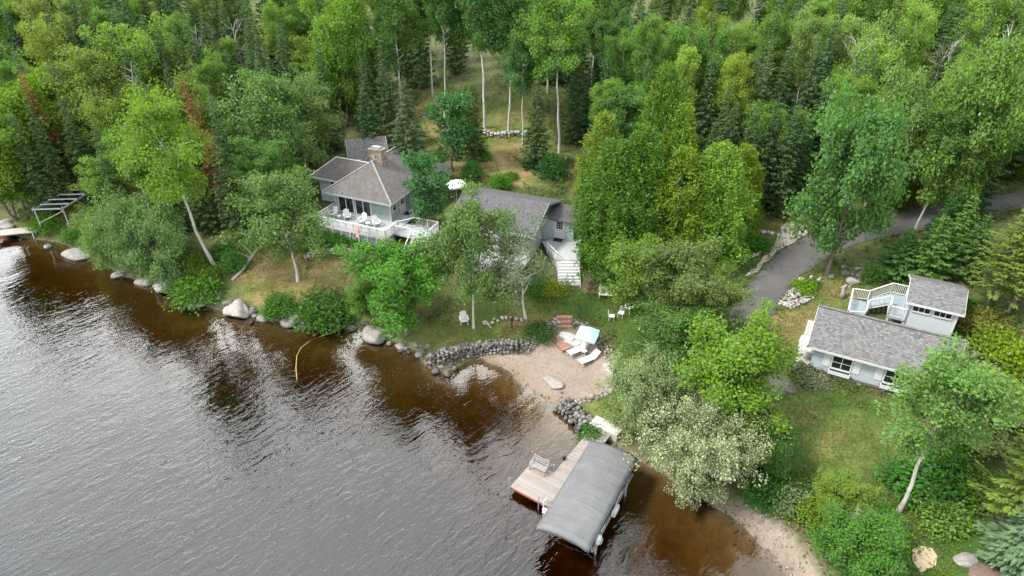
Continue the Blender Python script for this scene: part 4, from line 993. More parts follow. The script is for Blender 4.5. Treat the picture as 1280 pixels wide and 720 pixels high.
# deck
DK = MB(); DK.bx(.7, 9.1, -2.65, .898, 4.08, 4.2); DK.bx(7.502, 9.1, .9, 4.798, 4.08, 4.2); DK.bx(9.102, 12.9, -1.2, 1.3, 4.0, 4.12)
DK = DK.build('deck', M_DECK, H1)
mb = MB(); rail_boards(mb, (.7,-2.6,4.2), (9.05,-2.6,4.2)); rail_boards(mb, (9.05,-2.6,4.2), (9.05,-.35,4.2)); rail_boards(mb, (.75,-2.6,4.2), (.75,.6,4.2)); mb.build('railing', M_WHITE, DK)
mb = MB(); railing(mb, (9.1,-.3,4.15), (10.3,1.2,4.15), gap=0); railing(mb, (10.3,1.2,4.12), (12.85,1.25,4.12), gap=.16); railing(mb, (9.15,-1.15,4.12), (11.05,-1.15,4.12), gap=.16); railing(mb, (12.85,1.25,4.12), (12.85,-1.1,4.12), gap=.16); mb.build('landing_railing', M_WHITE, DK)
mb = MB(); lattice(mb, (.7,-2.62,2.5), (9.1,-2.62,2.5), 1.5); lattice(mb, (9.08,-2.6,2.5), (9.08,-1.2,2.5), 1.5)
mb.build('lattice_skirt', M_LATTICE, DK); mb = MB()
for i in range(9): u = .75+i*1.035; mb.bx(u-.06, u+.06, -2.72, -2.645, 2.4, 4.07)
mb.bx(.7, 9.1, -2.70, -2.652, 4.08, 4.26); mb.build('skirt_post', M_WHITE2, DK)
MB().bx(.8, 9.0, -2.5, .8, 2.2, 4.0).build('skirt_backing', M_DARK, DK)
mb = MB(); steps(mb, 11.25, 12.85, -1.2, -3.1, 4.12, 2.6); mb.build('stairs', M_WHITE2, DK)
mb = MB()
for u in (11.2, 12.9):
    mb.bar((u,-1.2,5.05), (u,-3.1,3.6), .08, .06); mb.bar((u,-3.1,2.4), (u,-3.1,3.65), .08, .08)
mb.build('stair_rail', M_WHITE, DK)
# flag hung on the rail
fl = MB(); fl.add([(5.62,-2.70,5.12),(5.98,-2.70,5.12),(5.98,-2.74,4.55),(6.02,-2.71,3.75),(5.66,-2.72,3.75),(5.6,-2.755,4.5)], [(0,1,2,5),(5,2,3,4)]); fl.add([(5.62,-2.705,5.10),(5.98,-2.705,5.10),(5.98,-2.72,5.16),(5.62,-2.72,5.16)], [(0,1,2,3)])
m, nt, out = new_mat('striped_flag_cloth'); s_ = node(nt, 'ShaderNodeSeparateXYZ', {0: coords(nt)})
st = mth(nt, 'GREATER_THAN', mth(nt, 'FRACT', mth(nt, 'MULTIPLY', s_.outputs[0], 13.9)), .5)
principled(nt, out, mixc(nt, st, (.62,.10,.10), (.74,.72,.70)), .8); M_FLAG = m
f_ = fl.build('flag', M_FLAG, None); f_.matrix_world = H1.matrix_basis.copy(); sol = f_.modifiers.new('thickness', 'SOLIDIFY'); sol.thickness = .012
tag(f_, 'red and white striped cloth banner hanging over the deck railing', 'banner')

# ================================================================== small gabled building behind the main house
H2 = empty('guest_cabin', (-19.0, 76.2, 0), R(16), 'little grey-roofed cabin with a white gable front behind the main house chimney', 'cabin')
mb = MB(); gable_walls(mb, .25, 4.15, -1.6, 2.2, 3.4, 6.9, 8.15); mb.build('wall', M_SIDE, H2)
mb = MB(); gable_roof(mb, -.1, 4.5, -2.1, 2.7, 6.75, 8.35); mb.build('roof', M_SH_COT, H2)
mb = MB(); fascia(mb, -.1, 4.5, -2.1, 2.7, 6.75, 8.35); mb.build('fascia', M_WHITE, H2)
mb = MB(); mb.ext([(1.45,-2.5,4.),(3.25,-2.5,4.),(3.25,-2.5,6.5),(2.35,-2.5,7.35),(1.45,-2.5,6.5)], (0,1.4,0)); mb.build('gable_wall', M_WHITE2, H2)
mb = MB(); mb.ext([(2.35,-2.75,7.55),(1.2,-2.75,6.45),(1.2,-1.,6.45),(2.35,-.6,7.55)], (0,0,-.1)); mb.ext([(2.351,-2.75,7.55),(3.5,-2.75,6.45),(3.5,-1.,6.45),(2.351,-.6,7.55)], (0,0,-.1)); mb.build('gable_roof', M_SH_COT, H2)
mb = MB()
for s in (-1, 1): mb.ext([(2.35,-2.78,7.53),(2.35+s*1.15,-2.78,6.43),(2.35+s*1.15,-2.78,6.25),(2.35,-2.78,7.33)], (0,-.03,0))
mb.build('gable_trim', M_SIDE, H2)
window(H2, 'f', (2.35,-2.5,5.4), .9, .45, 2, 1)

# ================================================================== second cabin
O3, Y3 = Vector((-4.6, 63.7, 0)), R(-21.4)
H3 = empty('lakeside_cabin', O3, Y3, 'long charcoal-roofed cabin with a small front gable, white entry door and wide white stairs', 'cabin')
I3 = Matrix.Rotation(-Y3, 4, 'Z') @ Matrix.Translation(-O3)
L3 = lambda x, y, z: I3 @ Vector((x, y, z))
mb = MB(); gable_walls(mb, .4, 8.1, -3.7, 3.7, 2.2, 6.35, 7.62); mb.build('wall', M_SIDE, H3)
mb = MB(); gable_roof(mb, -.1, 8.75, -4.25, 4.25, 6.27, 7.8); mb.build('roof', M_SH_CABIN, H3)
mb = MB(); fascia(mb, -.1, 8.75, -4.25, 4.25, 6.27, 7.8, .04, .24); mb.build('fascia', M_SIDE, H3)
mb = MB(); mb.bx(8.1, 11.2, .5, 3.4, 2.6, 6.0); mb.build('entry_wall', M_SIDE, H3)
mb = MB(); mb.ext([(8.3,.1,6.15),(11.5,.1,6.0),(11.5,3.8,6.0),(8.3,3.8,6.15)], (0,0,-.14)); mb.build('entry_roof', M_SH_CABIN, H3)
door(H3, 'f', (9.75, .5, 3.92), .9, 2.02, (1.05, 1.8, 3, 3)); MB().bx(9.3, 10.2, -.2, .4, 3.925, 3.96).build('door_mat', M_DARK, H3)
window(H3, 'r', (8.1, -2.2, 4.9), .7, .9, 1, 2)
window(H3, 'f', (6.45, -3.7, 4.75), 1.5, 1.15, 3, 2, name='front_window'); window(H3, 'f', (1.7, -3.7, 4.75), 1.2, 1.1, 2, 2)
mb = MB(); mb.ext([(3.0,-4.7,2.6),(5.4,-4.7,2.6),(5.4,-4.7,5.95),(4.2,-4.7,6.85),(3.0,-4.7,5.95)], (0,1.2,0)); mb.build('gable_wall', M_WHITE2, H3)
mb = MB(); mb.ext([(4.2,-5.0,7.02),(2.75,-5.0,5.9),(2.75,-3.9,5.9),(2.75,-3.7,6.42),(4.2,-1.9,7.02)], (0,0,-.1)); mb.ext([(4.201,-5.0,7.02),(5.65,-5.0,5.9),(5.65,-3.9,5.9),(5.65,-3.7,6.42),(4.201,-1.9,7.02)], (0,0,-.1)); mb.build('gable_roof', M_SH_CABIN, H3)
mb = MB()
for s in (-1, 1): mb.ext([(4.2,-5.03,7.0),(4.2+s*1.45,-5.03,5.88),(4.2+s*1.45,-5.03,5.68),(4.2,-5.03,6.8)], (0,-.04,0))
mb.build('gable_trim', M_WHITE, H3); window(H3, 'f', (4.2,-4.7,4.7), .85, 1.05, 1, 2)
mb = MB(); mb.bx(2.2, 8.3, -6.2, -4.702, 3.5, 3.62); mb.bx(5.402, 8.3, -4.70, -3.702, 3.5, 3.62); pd = mb.build('porch', M_DECK, H3)
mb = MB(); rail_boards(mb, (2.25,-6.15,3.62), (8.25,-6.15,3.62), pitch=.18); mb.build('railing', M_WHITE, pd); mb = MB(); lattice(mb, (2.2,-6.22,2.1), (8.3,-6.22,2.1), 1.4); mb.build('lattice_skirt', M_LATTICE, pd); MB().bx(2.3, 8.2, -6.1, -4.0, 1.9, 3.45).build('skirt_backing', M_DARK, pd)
mb = MB(); P_ = [L3(*q, 3.9) for q in ((2.95,60.1),(5.3,61.0),(6.7,60.6),(6.35,56.4),(4.2,56.3),(3.4,58.2))]; mb.ext(P_, (0,0,-.14)); ed = mb.build('entry_deck', M_DECK, H3)
mb = MB(); P_ = [L3(*q, 3.75) for q in ((3.2,59.9),(5.3,60.8),(6.5,60.4),(6.2,56.6),(4.35,56.5),(3.6,58.2))]; mb.ext(P_, (0,0,-1.6)); mb.build('skirt_backing', M_LATTICE, ed)
st = MB(); steps(st, 4.3, 6.25, 56.3, 53.5, 3.9, 2.2, 10); st.v = [tuple(I3 @ Vector(v)) for v in st.v]; st.build('stairs', M_WHITE2, ed)
st = MB(); 
for x in (4.2, 6.35): st.bx(x-.06, x+.06, 56.18, 56.3, 2.2, 4.75)
st.bar((4.2,56.25,4.7),(3.4,58.2,4.7),.07,.05); st.bar((4.2,56.25,4.3),(3.4,58.2,4.3),.05,.05); st.bar((6.35,56.25,4.7),(6.6,59.6,4.7),.07,.05); st.bx(6.55,6.65,59.5,59.6,3.6,4.75); st.bx(3.35,3.45,58.15,58.25,3.6,4.75)
st.v = [tuple(I3 @ Vector(v)) for v in st.v]; st.build('railing', M_WHITE, ed)

# ================================================================== cottage and its shed
H4 = empty('garden_cottage', (21.9, 41.2, 0), R(-28), 'pale blue cottage with mottled grey gable roof, shuttered windows and flower boxes', 'cottage')
mb = MB(); gable_walls(mb, .5, 9.2, .5, 5.0, 3.05, 5.3, 6.95); mb.build('wall', M_SIDE, H4)
mb = MB(); gable_roof(mb, 0, 9.7, 0, 5.5, 5.2, 7.2); mb.build('roof', M_SH_COT, H4)
mb = MB(); mb.bar((-.02,2.75,7.2), (9.72,2.75,7.2), .24, .06); mb.build('ridge_cap', M_SH_COT, H4)
mb = MB(); fascia(mb, 0, 9.7, 0, 5.5, 5.2, 7.2); mb.build('fascia', M_WHITE2, H4)
for i in range(5): MB().bx(1.1+i*1.6, 2.35+i*1.6, .5, .9, 2.3, 3.0).build('foundation_panel', M_CONC, H4)
for i in range(6): MB().bx(.75+i*1.6, 1.05+i*1.6, .40, .8, 2.3, 2.975).build('foundation_pier', M_LATTICE, H4)
mb = MB(); mb.bx(.4, 9.3, .34, .495, 2.98, 3.08); mb.build('sill_beam', mottled('dark_timber', (.07,.06,.05), (.14,.12,.10), 6., .9), H4)
for u in (2.55, 6.1):
    wn = window(H4, 'f', (u,.5,3.62), 1.25, 1.05, 2, 2, .1); F = wframe('f', (u,.5,3.62))
    for s in (-1, 1): wbox(MB(), F, s*.78-(.5 if s < 0 else 0), s*.78+(.5 if s > 0 else 0), .01, .06, -.02, 1.08).build('shutter', M_WHITE, H4)
    mb = MB(); wbox(mb, F, -.75, .75, .12, .36, -.42, -.12); fb = mb.build('flower_box', M_WHITE, H4); mb = MB(); wbox(mb, F, -.68, .68, .16, .32, -.118, -.09); mb.build('soil', M_DARK, fb)
door(H4, 'l', (.5, 2.6, 3.05), .9, 2.0, (1.1,1.8,2,2)); window(H4, 'l', (.5, 4.2, 3.9), .9, .9, 2, 2); window(H4, 'r', (9.2, 2.9, 3.9), 1., 1., 2, 2)
H5 = empty('raised_shed', (21.9, 41.2, 0), R(-28), 'two-storey white shed with short grey roof and a strip of dark windows behind the cottage', 'shed')
mb = MB(); gable_walls(mb, 6.2, 9.5, 7.6, 11.7, 3.4, 6.85, 7.45); mb.build('wall', M_SIDE_W, H5)
mb = MB(); gable_roof(mb, 5.9, 9.85, 7.25, 12.05, 6.75, 7.65); mb.build('roof', M_SH_COT, H5)
mb = MB(); fascia(mb, 5.9, 9.85, 7.25, 12.05, 6.75, 7.65); mb.build('fascia', M_WHITE, H5)
for u in (6.2, 9.5): MB().bx(u-.07, u+.07, 7.53, 7.67, 3.4, 6.7).build('corner_board', M_WHITE, H5)
window(H5, 'f', (7.1,7.6,5.95), 1.15, .48, 3, 1); window(H5, 'f', (8.55,7.6,5.95), 1.15, .48, 3, 1); window(H5, 'l', (6.2,9.6,5.6), .7, .8, 1, 2)
mb = MB(); mb.bx(4.95, 6.18, 7.4, 11.3, 4.88, 5.0); mb.bx(2.2, 3.5, 7.0, 10.5, 3.98, 4.1); dk = mb.build('deck', M_DECK_GREY, H5)
mb = MB()
n_ = 5
for i in range(n_): u = 3.5+i*1.45/n_; mb.bx(u+.002, u+1.45/n_+.02, 9.2, 11.0, 4.1+.9*(i+1)/n_-.06, 4.1+.9*(i+1)/n_-.002)
mb.build('stairs', M_DECK_GREY, dk)
mb = MB(); railing(mb, (2.2,6.6,4.1), (2.2,10.5,4.1), .98); railing(mb, (2.2,10.5,4.1), (3.5,10.75,4.1), .98, gap=.13); railing(mb, (3.5,10.8,4.1), (5.0,11.3,5.0), .98, gap=.13); railing(mb, (5.0,11.3,5.0), (6.15,11.3,5.0), .98, gap=.13)
railing(mb, (3.5,9.1,4.1), (5.0,9.1,5.0), .98, gap=.13); railing(mb, (5.0,7.45,5.0), (6.15,7.45,5.0), .98, gap=.13); railing(mb, (5.0,9.1,5.0), (5.0,7.45,5.0), .98, gap=.13); railing(mb, (2.2,6.6,4.1), (3.45,7.1,4.1), .98, gap=.13); railing(mb, (3.5,9.1,4.1), (3.45,7.1,4.1), .98, gap=.13)
mb.build('railing', M_WHITE, dk)
for u, v, z in ((2.3,7.1,3.97),(2.3,10.4,3.97),(3.4,7.1,3.97),(5.05,7.5,4.87),(5.05,11.2,4.87),(6.1,11.2,4.87)): MB().bx(u-.07, u+.07, v-.07, v+.07, 2.8, z).build('deck_post', M_WHITE2, dk)
# concrete patio at the cottage's left end, as a slab
c4 = lambda u, v: np.array([21.9+u*cos(R(-28))-v*sin(R(-28)), 41.2+u*sin(R(-28))+v*cos(R(-28))])
mb = MB(); mb.ext([(*c4(-.55,-.2),3.12),(*c4(.498,-.2),3.12),(*c4(.498,7.0),3.12),(*c4(-.5,7.0),3.12)], (0,0,-.9)); o = mb.build('patio', M_CONC, None); o['kind'] = 'structure'
for u, v, z in ((3.2,1.9,6.65),(6.8,2.2,6.85)): MB().tube([(u,v,z-.2),(u,v,z+.4)], .06, 8).build('roof_vent', M_METAL, H4)
for u, v, z in ((2.6,-1.2,7.35),(7.1,-1.9,7.1)): MB().tube([(u,v,z-.2),(u,v,z+.38)], .06, 8).build('roof_vent', M_METAL, H3)
# low roof peeking out between the houses
H6 = empty('garden_shed', at(550, 228), R(-15), 'tiny low shed with a flat grey roof between the two houses', 'shed')
mb = MB(); mb.bx(-.9, .9, -.7, .7, -.2, 1.6); mb.build('wall', M_SIDE, H6); mb = MB(); mb.ext([(-1.15,-.95,1.72),(1.15,-.95,1.72),(1.15,.95,1.95),(-1.15,.95,1.95)], (0,0,-.1)); mb.build('roof', M_SH_COT, H6)
# ------------------------------------------------------------------ rocks
def ico(sub):
    bm = bmesh.new(); bmesh.ops.create_icosphere(bm, subdivisions=sub, radius=1.); bm.verts.ensure_lookup_table()
    v = np.array([x.co[:] for x in bm.verts]); f = np.array([[w.index for w in x.verts] for x in bm.faces]); bm.free(); return v, f
ICO = {k: ico(k) for k in (1, 2, 3, 4)}
def rock_shape(g, sub=2, rough=.22, flat=.72):
    v, f = ICO[sub]; k = g.normal(0, 1, (5, 3)); ph = g.uniform(0, 6.28, 5); am = g.uniform(.4, 1, 5)*rough
    s = 1+sum(a*np.sin(v@(kk*1.5)+p) for a, kk, p in zip(am, k, ph))*.5
    n = g.normal(0, 1, (4, 3)); 
    p = v*s[:, None]
    for q in unit(n):                      # a few planed faces
        d = p@q; p = p - np.clip(d-.66, 0, None)[:, None]*q*.8
    return p*np.array([g.uniform(.85, 1.25), g.uniform(.75, 1.05), flat*g.uniform(.85, 1.15)]), f
def rock_material(name, a, b, blotch=(.10,.095,.085)):
    m, nt, out = new_mat(name); co = coords(nt); ge = nt.nodes.new('ShaderNodeNewGeometry'); oi = nt.nodes.new('ShaderNodeObjectInfo')
    r_ = mth(nt, 'FRACT', mth(nt, 'ADD', ge.outputs['Random Per Island'], oi.outputs['Random']))
    c = ramp(nt, r_, [(0., a), (.55, [(x+y)/2 for x, y in zip(a, b)]), (1., b)])
    n1 = noise(nt, co, 3., 6, .7); n2 = noise(nt, co, 14., 3)
    c = mixc(nt, ramp(nt, n1, [(.5, (0,0,0)), (.72, (.6,.6,.6))]), c, blotch)
    c = mixc(nt, .3, c, mixc(nt, 1., c, ramp(nt, n2, [(.3, (.5,.5,.5)), (.7, (1.5,1.5,1.5))]), 'MULTIPLY'))
    cr = node(nt, 'ShaderNodeTexVoronoi', {'Vector': mapping(nt, co, (.8,1.3,.9)), 'Scale': 1.1}, feature='DISTANCE_TO_EDGE').outputs['Distance']
    c = mixc(nt, ramp(nt, mth(nt, 'ADD', cr, mth(nt, 'MULTIPLY', n1, .05)), [(.03, (.55,.55,.55)), (.06, (0,0,0))]), c, [x*.4 for x in a])
    zz_ = node(nt, 'ShaderNodeSeparateXYZ', {0: ge.outputs['Position']}).outputs[2]
    c = mixc(nt, mth(nt, 'MULTIPLY', mth(nt, 'LESS_THAN', mth(nt, 'ADD', zz_, mth(nt, 'MULTIPLY', n1, .12)), .2), .6), c, (.03,.027,.022))   # wet at the water line
    principled(nt, out, c, .88, bump(nt, mth(nt, 'ADD', n1, mth(nt, 'MULTIPLY', n2, .3)), .5, .08)); return m
M_ROCK = rock_material('granite', (.055,.052,.05), (.20,.185,.17)); M_BOULDER = rock_material('pale_granite', (.19,.177,.163), (.27,.252,.232), (.11,.10,.09)); M_RED = rock_material('warm_fieldstone', (.10,.087,.075), (.29,.25,.215)); M_PALE = rock_material('whitish_fieldstone', (.24,.225,.205), (.38,.36,.33), (.17,.155,.135))
ROCKS = []
for i in range(6): v, f = rock_shape(G(200+i), 4, .38); v = v*(1+.05*(fbm(v[:, 0]*3+9, v[:, 1]*3+v[:, 2]*2.3+9, 60+i)-.47)[:, None]*2); ROCKS.append(raw_mesh(f'boulder{i}', v, f, M_BOULDER, True))
SROCKS = []
for i in range(8): v, f = rock_shape(G(220+i), 2, .3); SROCKS.append(raw_mesh(f'rock{i}', v, f, M_ROCK, True))
def rock(name, p, r, label, cat, group=None, me=None, flat=1., rz=None, sink=.25, stretch=1.):
    o = link(name, me or random.choice(SROCKS)); o.location = (p[0], p[1], p[2]+r*.5*flat-r*sink); o.rotation_euler = (random.uniform(-.15, .15), random.uniform(-.15, .15), random.uniform(0, 6.28) if rz is None else rz); o.scale = (r*stretch, r, r*flat)
    return tag(o, label, cat, group)
for i, (px, py, r, fl_, st_, lab) in enumerate(((467,424,1.25,.85,1.0,'big round pale boulder in the shallows beside the round maple'), (298,391,1.1,.8,1.1,'large pale boulder at the water edge below the fallen log'), (246,381,.85,.75,1.25,'smooth boulder in the water at the foot of the shore bush'),
    (206,360,1.1,.8,1.1,'flat-topped grey boulder under the willow bush on the left bank'), (183,354,.8,.75,1.1,'rounded boulder half under the left willow bush'), (100,321,1.15,.75,1.3,'pale oval boulder standing in the water near the old dock'), (60,310,.55,.8,1.3,'small pointed boulder between old dock and oval boulder'),
    (8,286,1.0,.8,1.2,'grey boulder on the shore at the far left edge'), (691,479,.62,.6,1.25,'lone tan boulder lying on the sandy beach'), (148,346,.6,.7,1.,'small dark boulder below the sage willow bush'), (115,318,.55,.8,1.,'dark stone leaning on the pale oval boulder'))):
    p = at(px, py); p.z = max(p.z, -.25); rock('boulder', p, r, lab, 'boulder', None, ROCKS[i % 6], fl_, stretch=st_, sink=.15)
# rocks lining the shore in front of the lawns
_sh = resample(np.array([gp(x, y, 0) for x, y in ((258,378),(285,388),(310,392),(330,398),(355,403),(385,408),(430,406),(455,414),(480,420),(505,432),(528,442))]), .62)
for i, q in enumerate(_sh):
    for k in range(2 if random.random() < .75 else 1):
        x, y = q + rng.normal(0, .42, 2); r = random.uniform(.2, .55)*(1.25 if random.random() < .2 else .9); z = max(gz(x, y), -.15)
        rock('shore_rock', (x, y, z), r, 'grey rock in the line of loose rocks edging the lawn at the water', 'rock', 'rocks edging the lawn at the water', flat=.9)
def stone_mass(name, spots, label, cat, mat, kind=None):
    """many stones welded into one wall or pile; spots: (x, y, z, r)"""
    V, Fc, o_ = [], [], 0
    g = G(sum(map(ord, name)) % 97)
    for x, y, z, r in spots:
        v, f = rock_shape(g, 1, .5, .75); a = g.uniform(0, 6.28); c, s = cos(a), sin(a)
        v = v@np.array([[c, s, 0], [-s, c, 0], [0, 0, 1]])*r + np.array([x, y, z]); V.append(v); Fc.append(f+o_); o_ += len(v)
    o = link(name, raw_mesh(name, np.concatenate(V), np.concatenate(Fc), mat, False)); return tag(o, label, cat, None, kind)
def wall_spots(path, h, th, r, dens=1., world=False, zoff=0., hs=None):
    P = np.array(path) if world else np.array([at(*p)[:2] for p in path]); P = resample(P, r*1.5); out = []
    rows = max(1, int(round(h/(r*1.35)))); cols = max(1, int(round(th/(r*1.5))))
    for i, q in enumerate(P):
        t = P[min(i+1, len(P)-1)]-P[max(i-1, 0)]; t = t/(np.linalg.norm(t)+1e-9); n = np.array([-t[1], t[0]])
        for a in range(cols):
            for b in range(rows):
                if random.random() > dens: continue
                x, y = q + n*((a+.5)/cols-.5)*th*(1-.35*b/rows) + rng.normal(0, r*.25, 2); rr = r*random.uniform(.7, 1.3)
                out.append((x, y, gz(q[0], q[1])+zoff + (b+.35)*r*1.35 + random.gauss(0, r*.12), rr))
    return out
def loose_rocks(spots, label, group, r_=1.):
    for x, y, z, r in spots: rock('stone', (x, y, gz(x, y)), r*r_, label, 'stone', group, flat=.85)
random.seed(21)
stone_mass('retaining_wall', wall_spots([(536,452),(548,450),(562,446),(580,440),(600,438),(620,436),(640,436),(652,436)], 1.0, 1.1, .18, zoff=-.15), 'long dark fieldstone wall between the lawn and the water left of the beach', 'stone wall', M_ROCK)
stone_mass('rock_pile', wall_spots([(538,458),(550,462),(560,464),(566,458)], .5, 1.2, .34, zoff=-.2), 'heap of rocks running into the water at the end of the dark wall', 'rock pile', M_ROCK)
stone_mass('beach_wall', wall_spots([(655,436),(664,425),(676,414),(688,406),(696,402)], .5, 1.2, .165, zoff=-.2) + wall_spots([(717,402),(730,408),(742,418),(752,428),(762,442),(770,455)], .5, 1.1, .165, zoff=-.25), 'curved stone wall around the back of the sandy beach', 'stone wall', M_RED)
stone_mass('beach_edging', wall_spots([(772,466),(774,478),(768,488),(752,495),(735,500),(715,503)], .35, .6, .19), 'low row of stones along the right edge of the beach', 'stone edging', M_RED)
stone_mass('stone_jetty', wall_spots([(703,508),(712,514),(722,522),(732,532),(740,538)], .75, 1.9, .22, zoff=-.3), 'pile of dark rocks between beach and dock', 'rock pile', M_ROCK)
stone_mass('lawn_wall', wall_spots([(382,325),(395,320),(410,316),(425,315),(440,317),(456,319)], .5, .8, .19), 'curved fieldstone wall on the lawn below the deck', 'stone wall', M_RED)
stone_mass('clearing_wall', wall_spots([(606,168),(615,171),(628,171),(645,169),(658,169)], .6, .7, .26), 'low row of pale stones across the hillside clearing', 'stone wall', M_PALE)
loose_rocks(wall_spots([(525,145),(532,140),(545,148),(552,160),(560,167),(545,165)], .3, .8, .3, .55), 'grey stone lying along the path at the left of the clearing', 'stones along the hillside path')
stone_mass('flower_bed_edging', wall_spots([(586,193),(592,198),(600,197),(606,193)], .25, .3, .2), 'short curve of pale stones around the bright green clump on the clearing', 'stone edging', M_PALE)
stone_mass('garden_edging', wall_spots([(908,316),(918,320),(930,324),(940,322),(950,317)], .2, .3, .2), 'curved row of pale stones in front of the garden bed', 'stone edging', M_PALE)
stone_mass('upper_edging', wall_spots([(930,286),(945,289),(960,292),(972,294)], .2, .3, .23), 'straight row of stones behind the garden bed', 'stone edging', M_PALE)
stone_mass('roadside_edging', wall_spots([(980,383),(986,375),(994,366),(1003,355),(1014,349),(1022,352)], .35, .9, .22) + wall_spots([(985,384),(1000,378),(1012,372)], .25, .8, .2), 'rocks ringing the planted island beside the driveway', 'stone edging', M_PALE)
loose_rocks(wall_spots([(1050,348),(1056,338),(1064,340),(1074,348),(1084,342),(1090,332)], .35, 1.8, .34, .6), 'rough stone tumbled between the huge driveway maple and the firs', 'stones between the driveway maple and the firs')
stone_mass('lawn_edging', wall_spots([(1200,428),(1212,436),(1224,446),(1236,456),(1248,468),(1256,478)], .2, .35, .2), 'line of pale stones along the lawn right of the cottage', 'stone edging', M_PALE)
stone_mass('lamp_edging', wall_spots([(605,404),(612,408),(618,401),(628,399),(640,399),(652,401)], .3, .5, .2, .85), 'broken row of pale stones around the black path light', 'stone edging', M_PALE)
# pebbles and rubble at the water line
sp = []
for q in resample(SHR[(SHR[:, 1] > 22) & (SHR[:, 0] > -58)], .35):
    for k in range(3):
        x, y = q + rng.normal(0, .5, 2); z = gz(x, y)
        if -.4 < z < .5: sp.append((x, y, z, random.uniform(.05, .15)))
for k in range(220):
    x, y = at(random.uniform(915, 1030), random.uniform(625, 715))[:2]; z = gz(x, y)
    if -.35 < z < 1.0: sp.append((x, y, z, random.uniform(.04, .14)))
stone_mass('shore_stones', sp, 'small stones and pebbles strewn along the water line', 'pebbles', M_RED, 'stuff')

# ------------------------------------------------------------------ furniture
M_PLASTIC = mottled('white_outdoor_paint', (.47,.47,.465), (.55,.55,.54), 5., .45, .03)
M_TEAL = mottled('pale_aqua_fabric', (.26,.42,.385), (.33,.48,.44), 2.5, .8, .1)
M_CANVAS = None
def adirondack(loc, rz, label, group=None):
    r_ = empty('adirondack_chair', loc, rz, label, 'chair', group)          # faces -y
    mb = MB(); n = 5
    for i in range(n): t = i/(n-1); mb.bar((-.27,-.30+.5*t,.38-.12*t), (.27,-.30+.5*t,.38-.12*t), .115, .022)
    mb.build('seat', M_PLASTIC, r_)
    mb = MB()
    for i in range(5):
        x = (i-2)*.112; top = 1.02-.03*abs(i-2)**1.7
        mb.bar((x*.9,.18,.24), (x*1.12,.18+(top-.24)*.42,top), .10, .02, up=(0,1,0))
    mb.bar((-.28,.33,.6), (.28,.33,.6), .05, .03); mb.build('backrest', M_PLASTIC, r_)
    for s in (-1, 1):
        MB().bar((s*.34,-.36,.58), (s*.34,.38,.58), .13, .025).build('armrest', M_PLASTIC, r_)
        MB().bx(s*.30-.02, s*.30+.02, -.36, -.26, 0, .565).build('leg', M_PLASTIC, r_); MB().bar((s*.29,-.32,.34), (s*.29,.62,.03), .03, .12).build('leg', M_PLASTIC, r_)
    return r_
def h1(u, v, z): return H1.matrix_basis @ Vector((u, v, z))
Y1 = R(-23.5)
for u, v, a, lab in ((1.45,-.5,.0,'white wooden chair at the left end of the deck row'), (3.1,-.5,.75,'white wooden chair turned sideways before the left sliding door'), (5.05,-.6,0,'white wooden chair facing the lake before the right sliding door'), (6.65,-.55,.9,'white wooden chair turned sideways at the right end of the deck row')):
    adirondack(h1(u, v, 4.2), Y1+a, lab, 'white chairs on the deck')
def side_table(loc, label, mat, r=.26, h=.45, name='side_table'):
    t = empty(name, loc, random.uniform(0, 3), label, 'table'); MB().tube([(0,0,h-.03),(0,0,h)], r, 16).build('table_top', mat, t)
    for k in range(3): a = k*2.094; MB().bar((cos(a)*r*.5,sin(a)*r*.5,h-.03), (cos(a)*r*.85,sin(a)*r*.85,0), .035, .035).build('leg', mat, t)
    return t
side_table(h1(5.9,-.9,4.2), 'low white table between the two right deck chairs', M_PLASTIC, .28, .4); side_table(h1(2.3,-.75,4.2), 'low white table between the two left deck chairs', M_PLASTIC, .24, .42)
adirondack(at(580, 404), R(12), 'white slatted chair alone on the lawn beside the forked birch trunk')
def bench(name, loc, rz, w, label, mat, cat='bench', slats=5):
    b = empty(name, loc, rz, label, cat); mb = MB()
    for i in range(slats-1): mb.bx(-w/2, w/2, -.25+i*.125, -.15+i*.125, .42, .45)
    mb.build('seat', mat, b); mb = MB()
    for i in range(3): mb.bar((-w/2,.27+.05*i,.58+i*.15), (w/2,.27+.05*i,.58+i*.15), .025, .11)
    mb.build('backrest', mat, b)
    for s in (-1, 1):
        MB().bx(s*(w/2-.06)-.03, s*(w/2-.06)+.03, -.27, -.2, 0, .418).build('leg', mat, b); MB().bar((s*(w/2-.06),.22,0), (s*(w/2-.06),.40,.98), .06, .06).build('leg', mat, b); MB().bar((s*(w/2-.06),-.27,.66), (s*(w/2-.06),.32,.66), .07, .035).build('armrest', mat, b)
    return b
bench('garden_bench', at(762, 373), R(-8), 2.0, 'long white bench on the lawn behind the beach', M_PLASTIC)
def chair(loc, rz, label, mat, group=None):
    c = empty('garden_chair', loc, rz, label, 'chair', group); MB().bx(-.24,.24,-.24,.24,.42,.46).build('seat', mat, c)
    mb = MB(); mb.tube([(-.22,.24,.46),(-.22,.30,.85),(-.12,.32,.95),(.12,.32,.95),(.22,.30,.85),(.22,.24,.46)], .022, 6)
    for i in range(4): x = -.13+i*.087; mb.bar((x,.245,.46), (x,.315,.93), .03, .015)
    mb.build('backrest', mat, c)
    for x in (-.2, .2):
        for y in (-.2, .2): MB().bar((x,y,.42), (x*1.15,y*1.15,0), .035, .035).build('leg', mat, c)
    return c
chair(at(764, 400), R(80), 'ornate white chair at the left of the round white lawn table', M_PLASTIC); chair(at(776, 396), R(-30), 'white chair tucked in beside the round white lawn table', M_PLASTIC)
side_table(at(786, 391), 'round white lawn table under the birch branches', M_PLASTIC, .5, .72, 'lawn_table')
chair(at(827, 413), R(200), 'single white chair half hidden under the middle birches', M_PLASTIC)
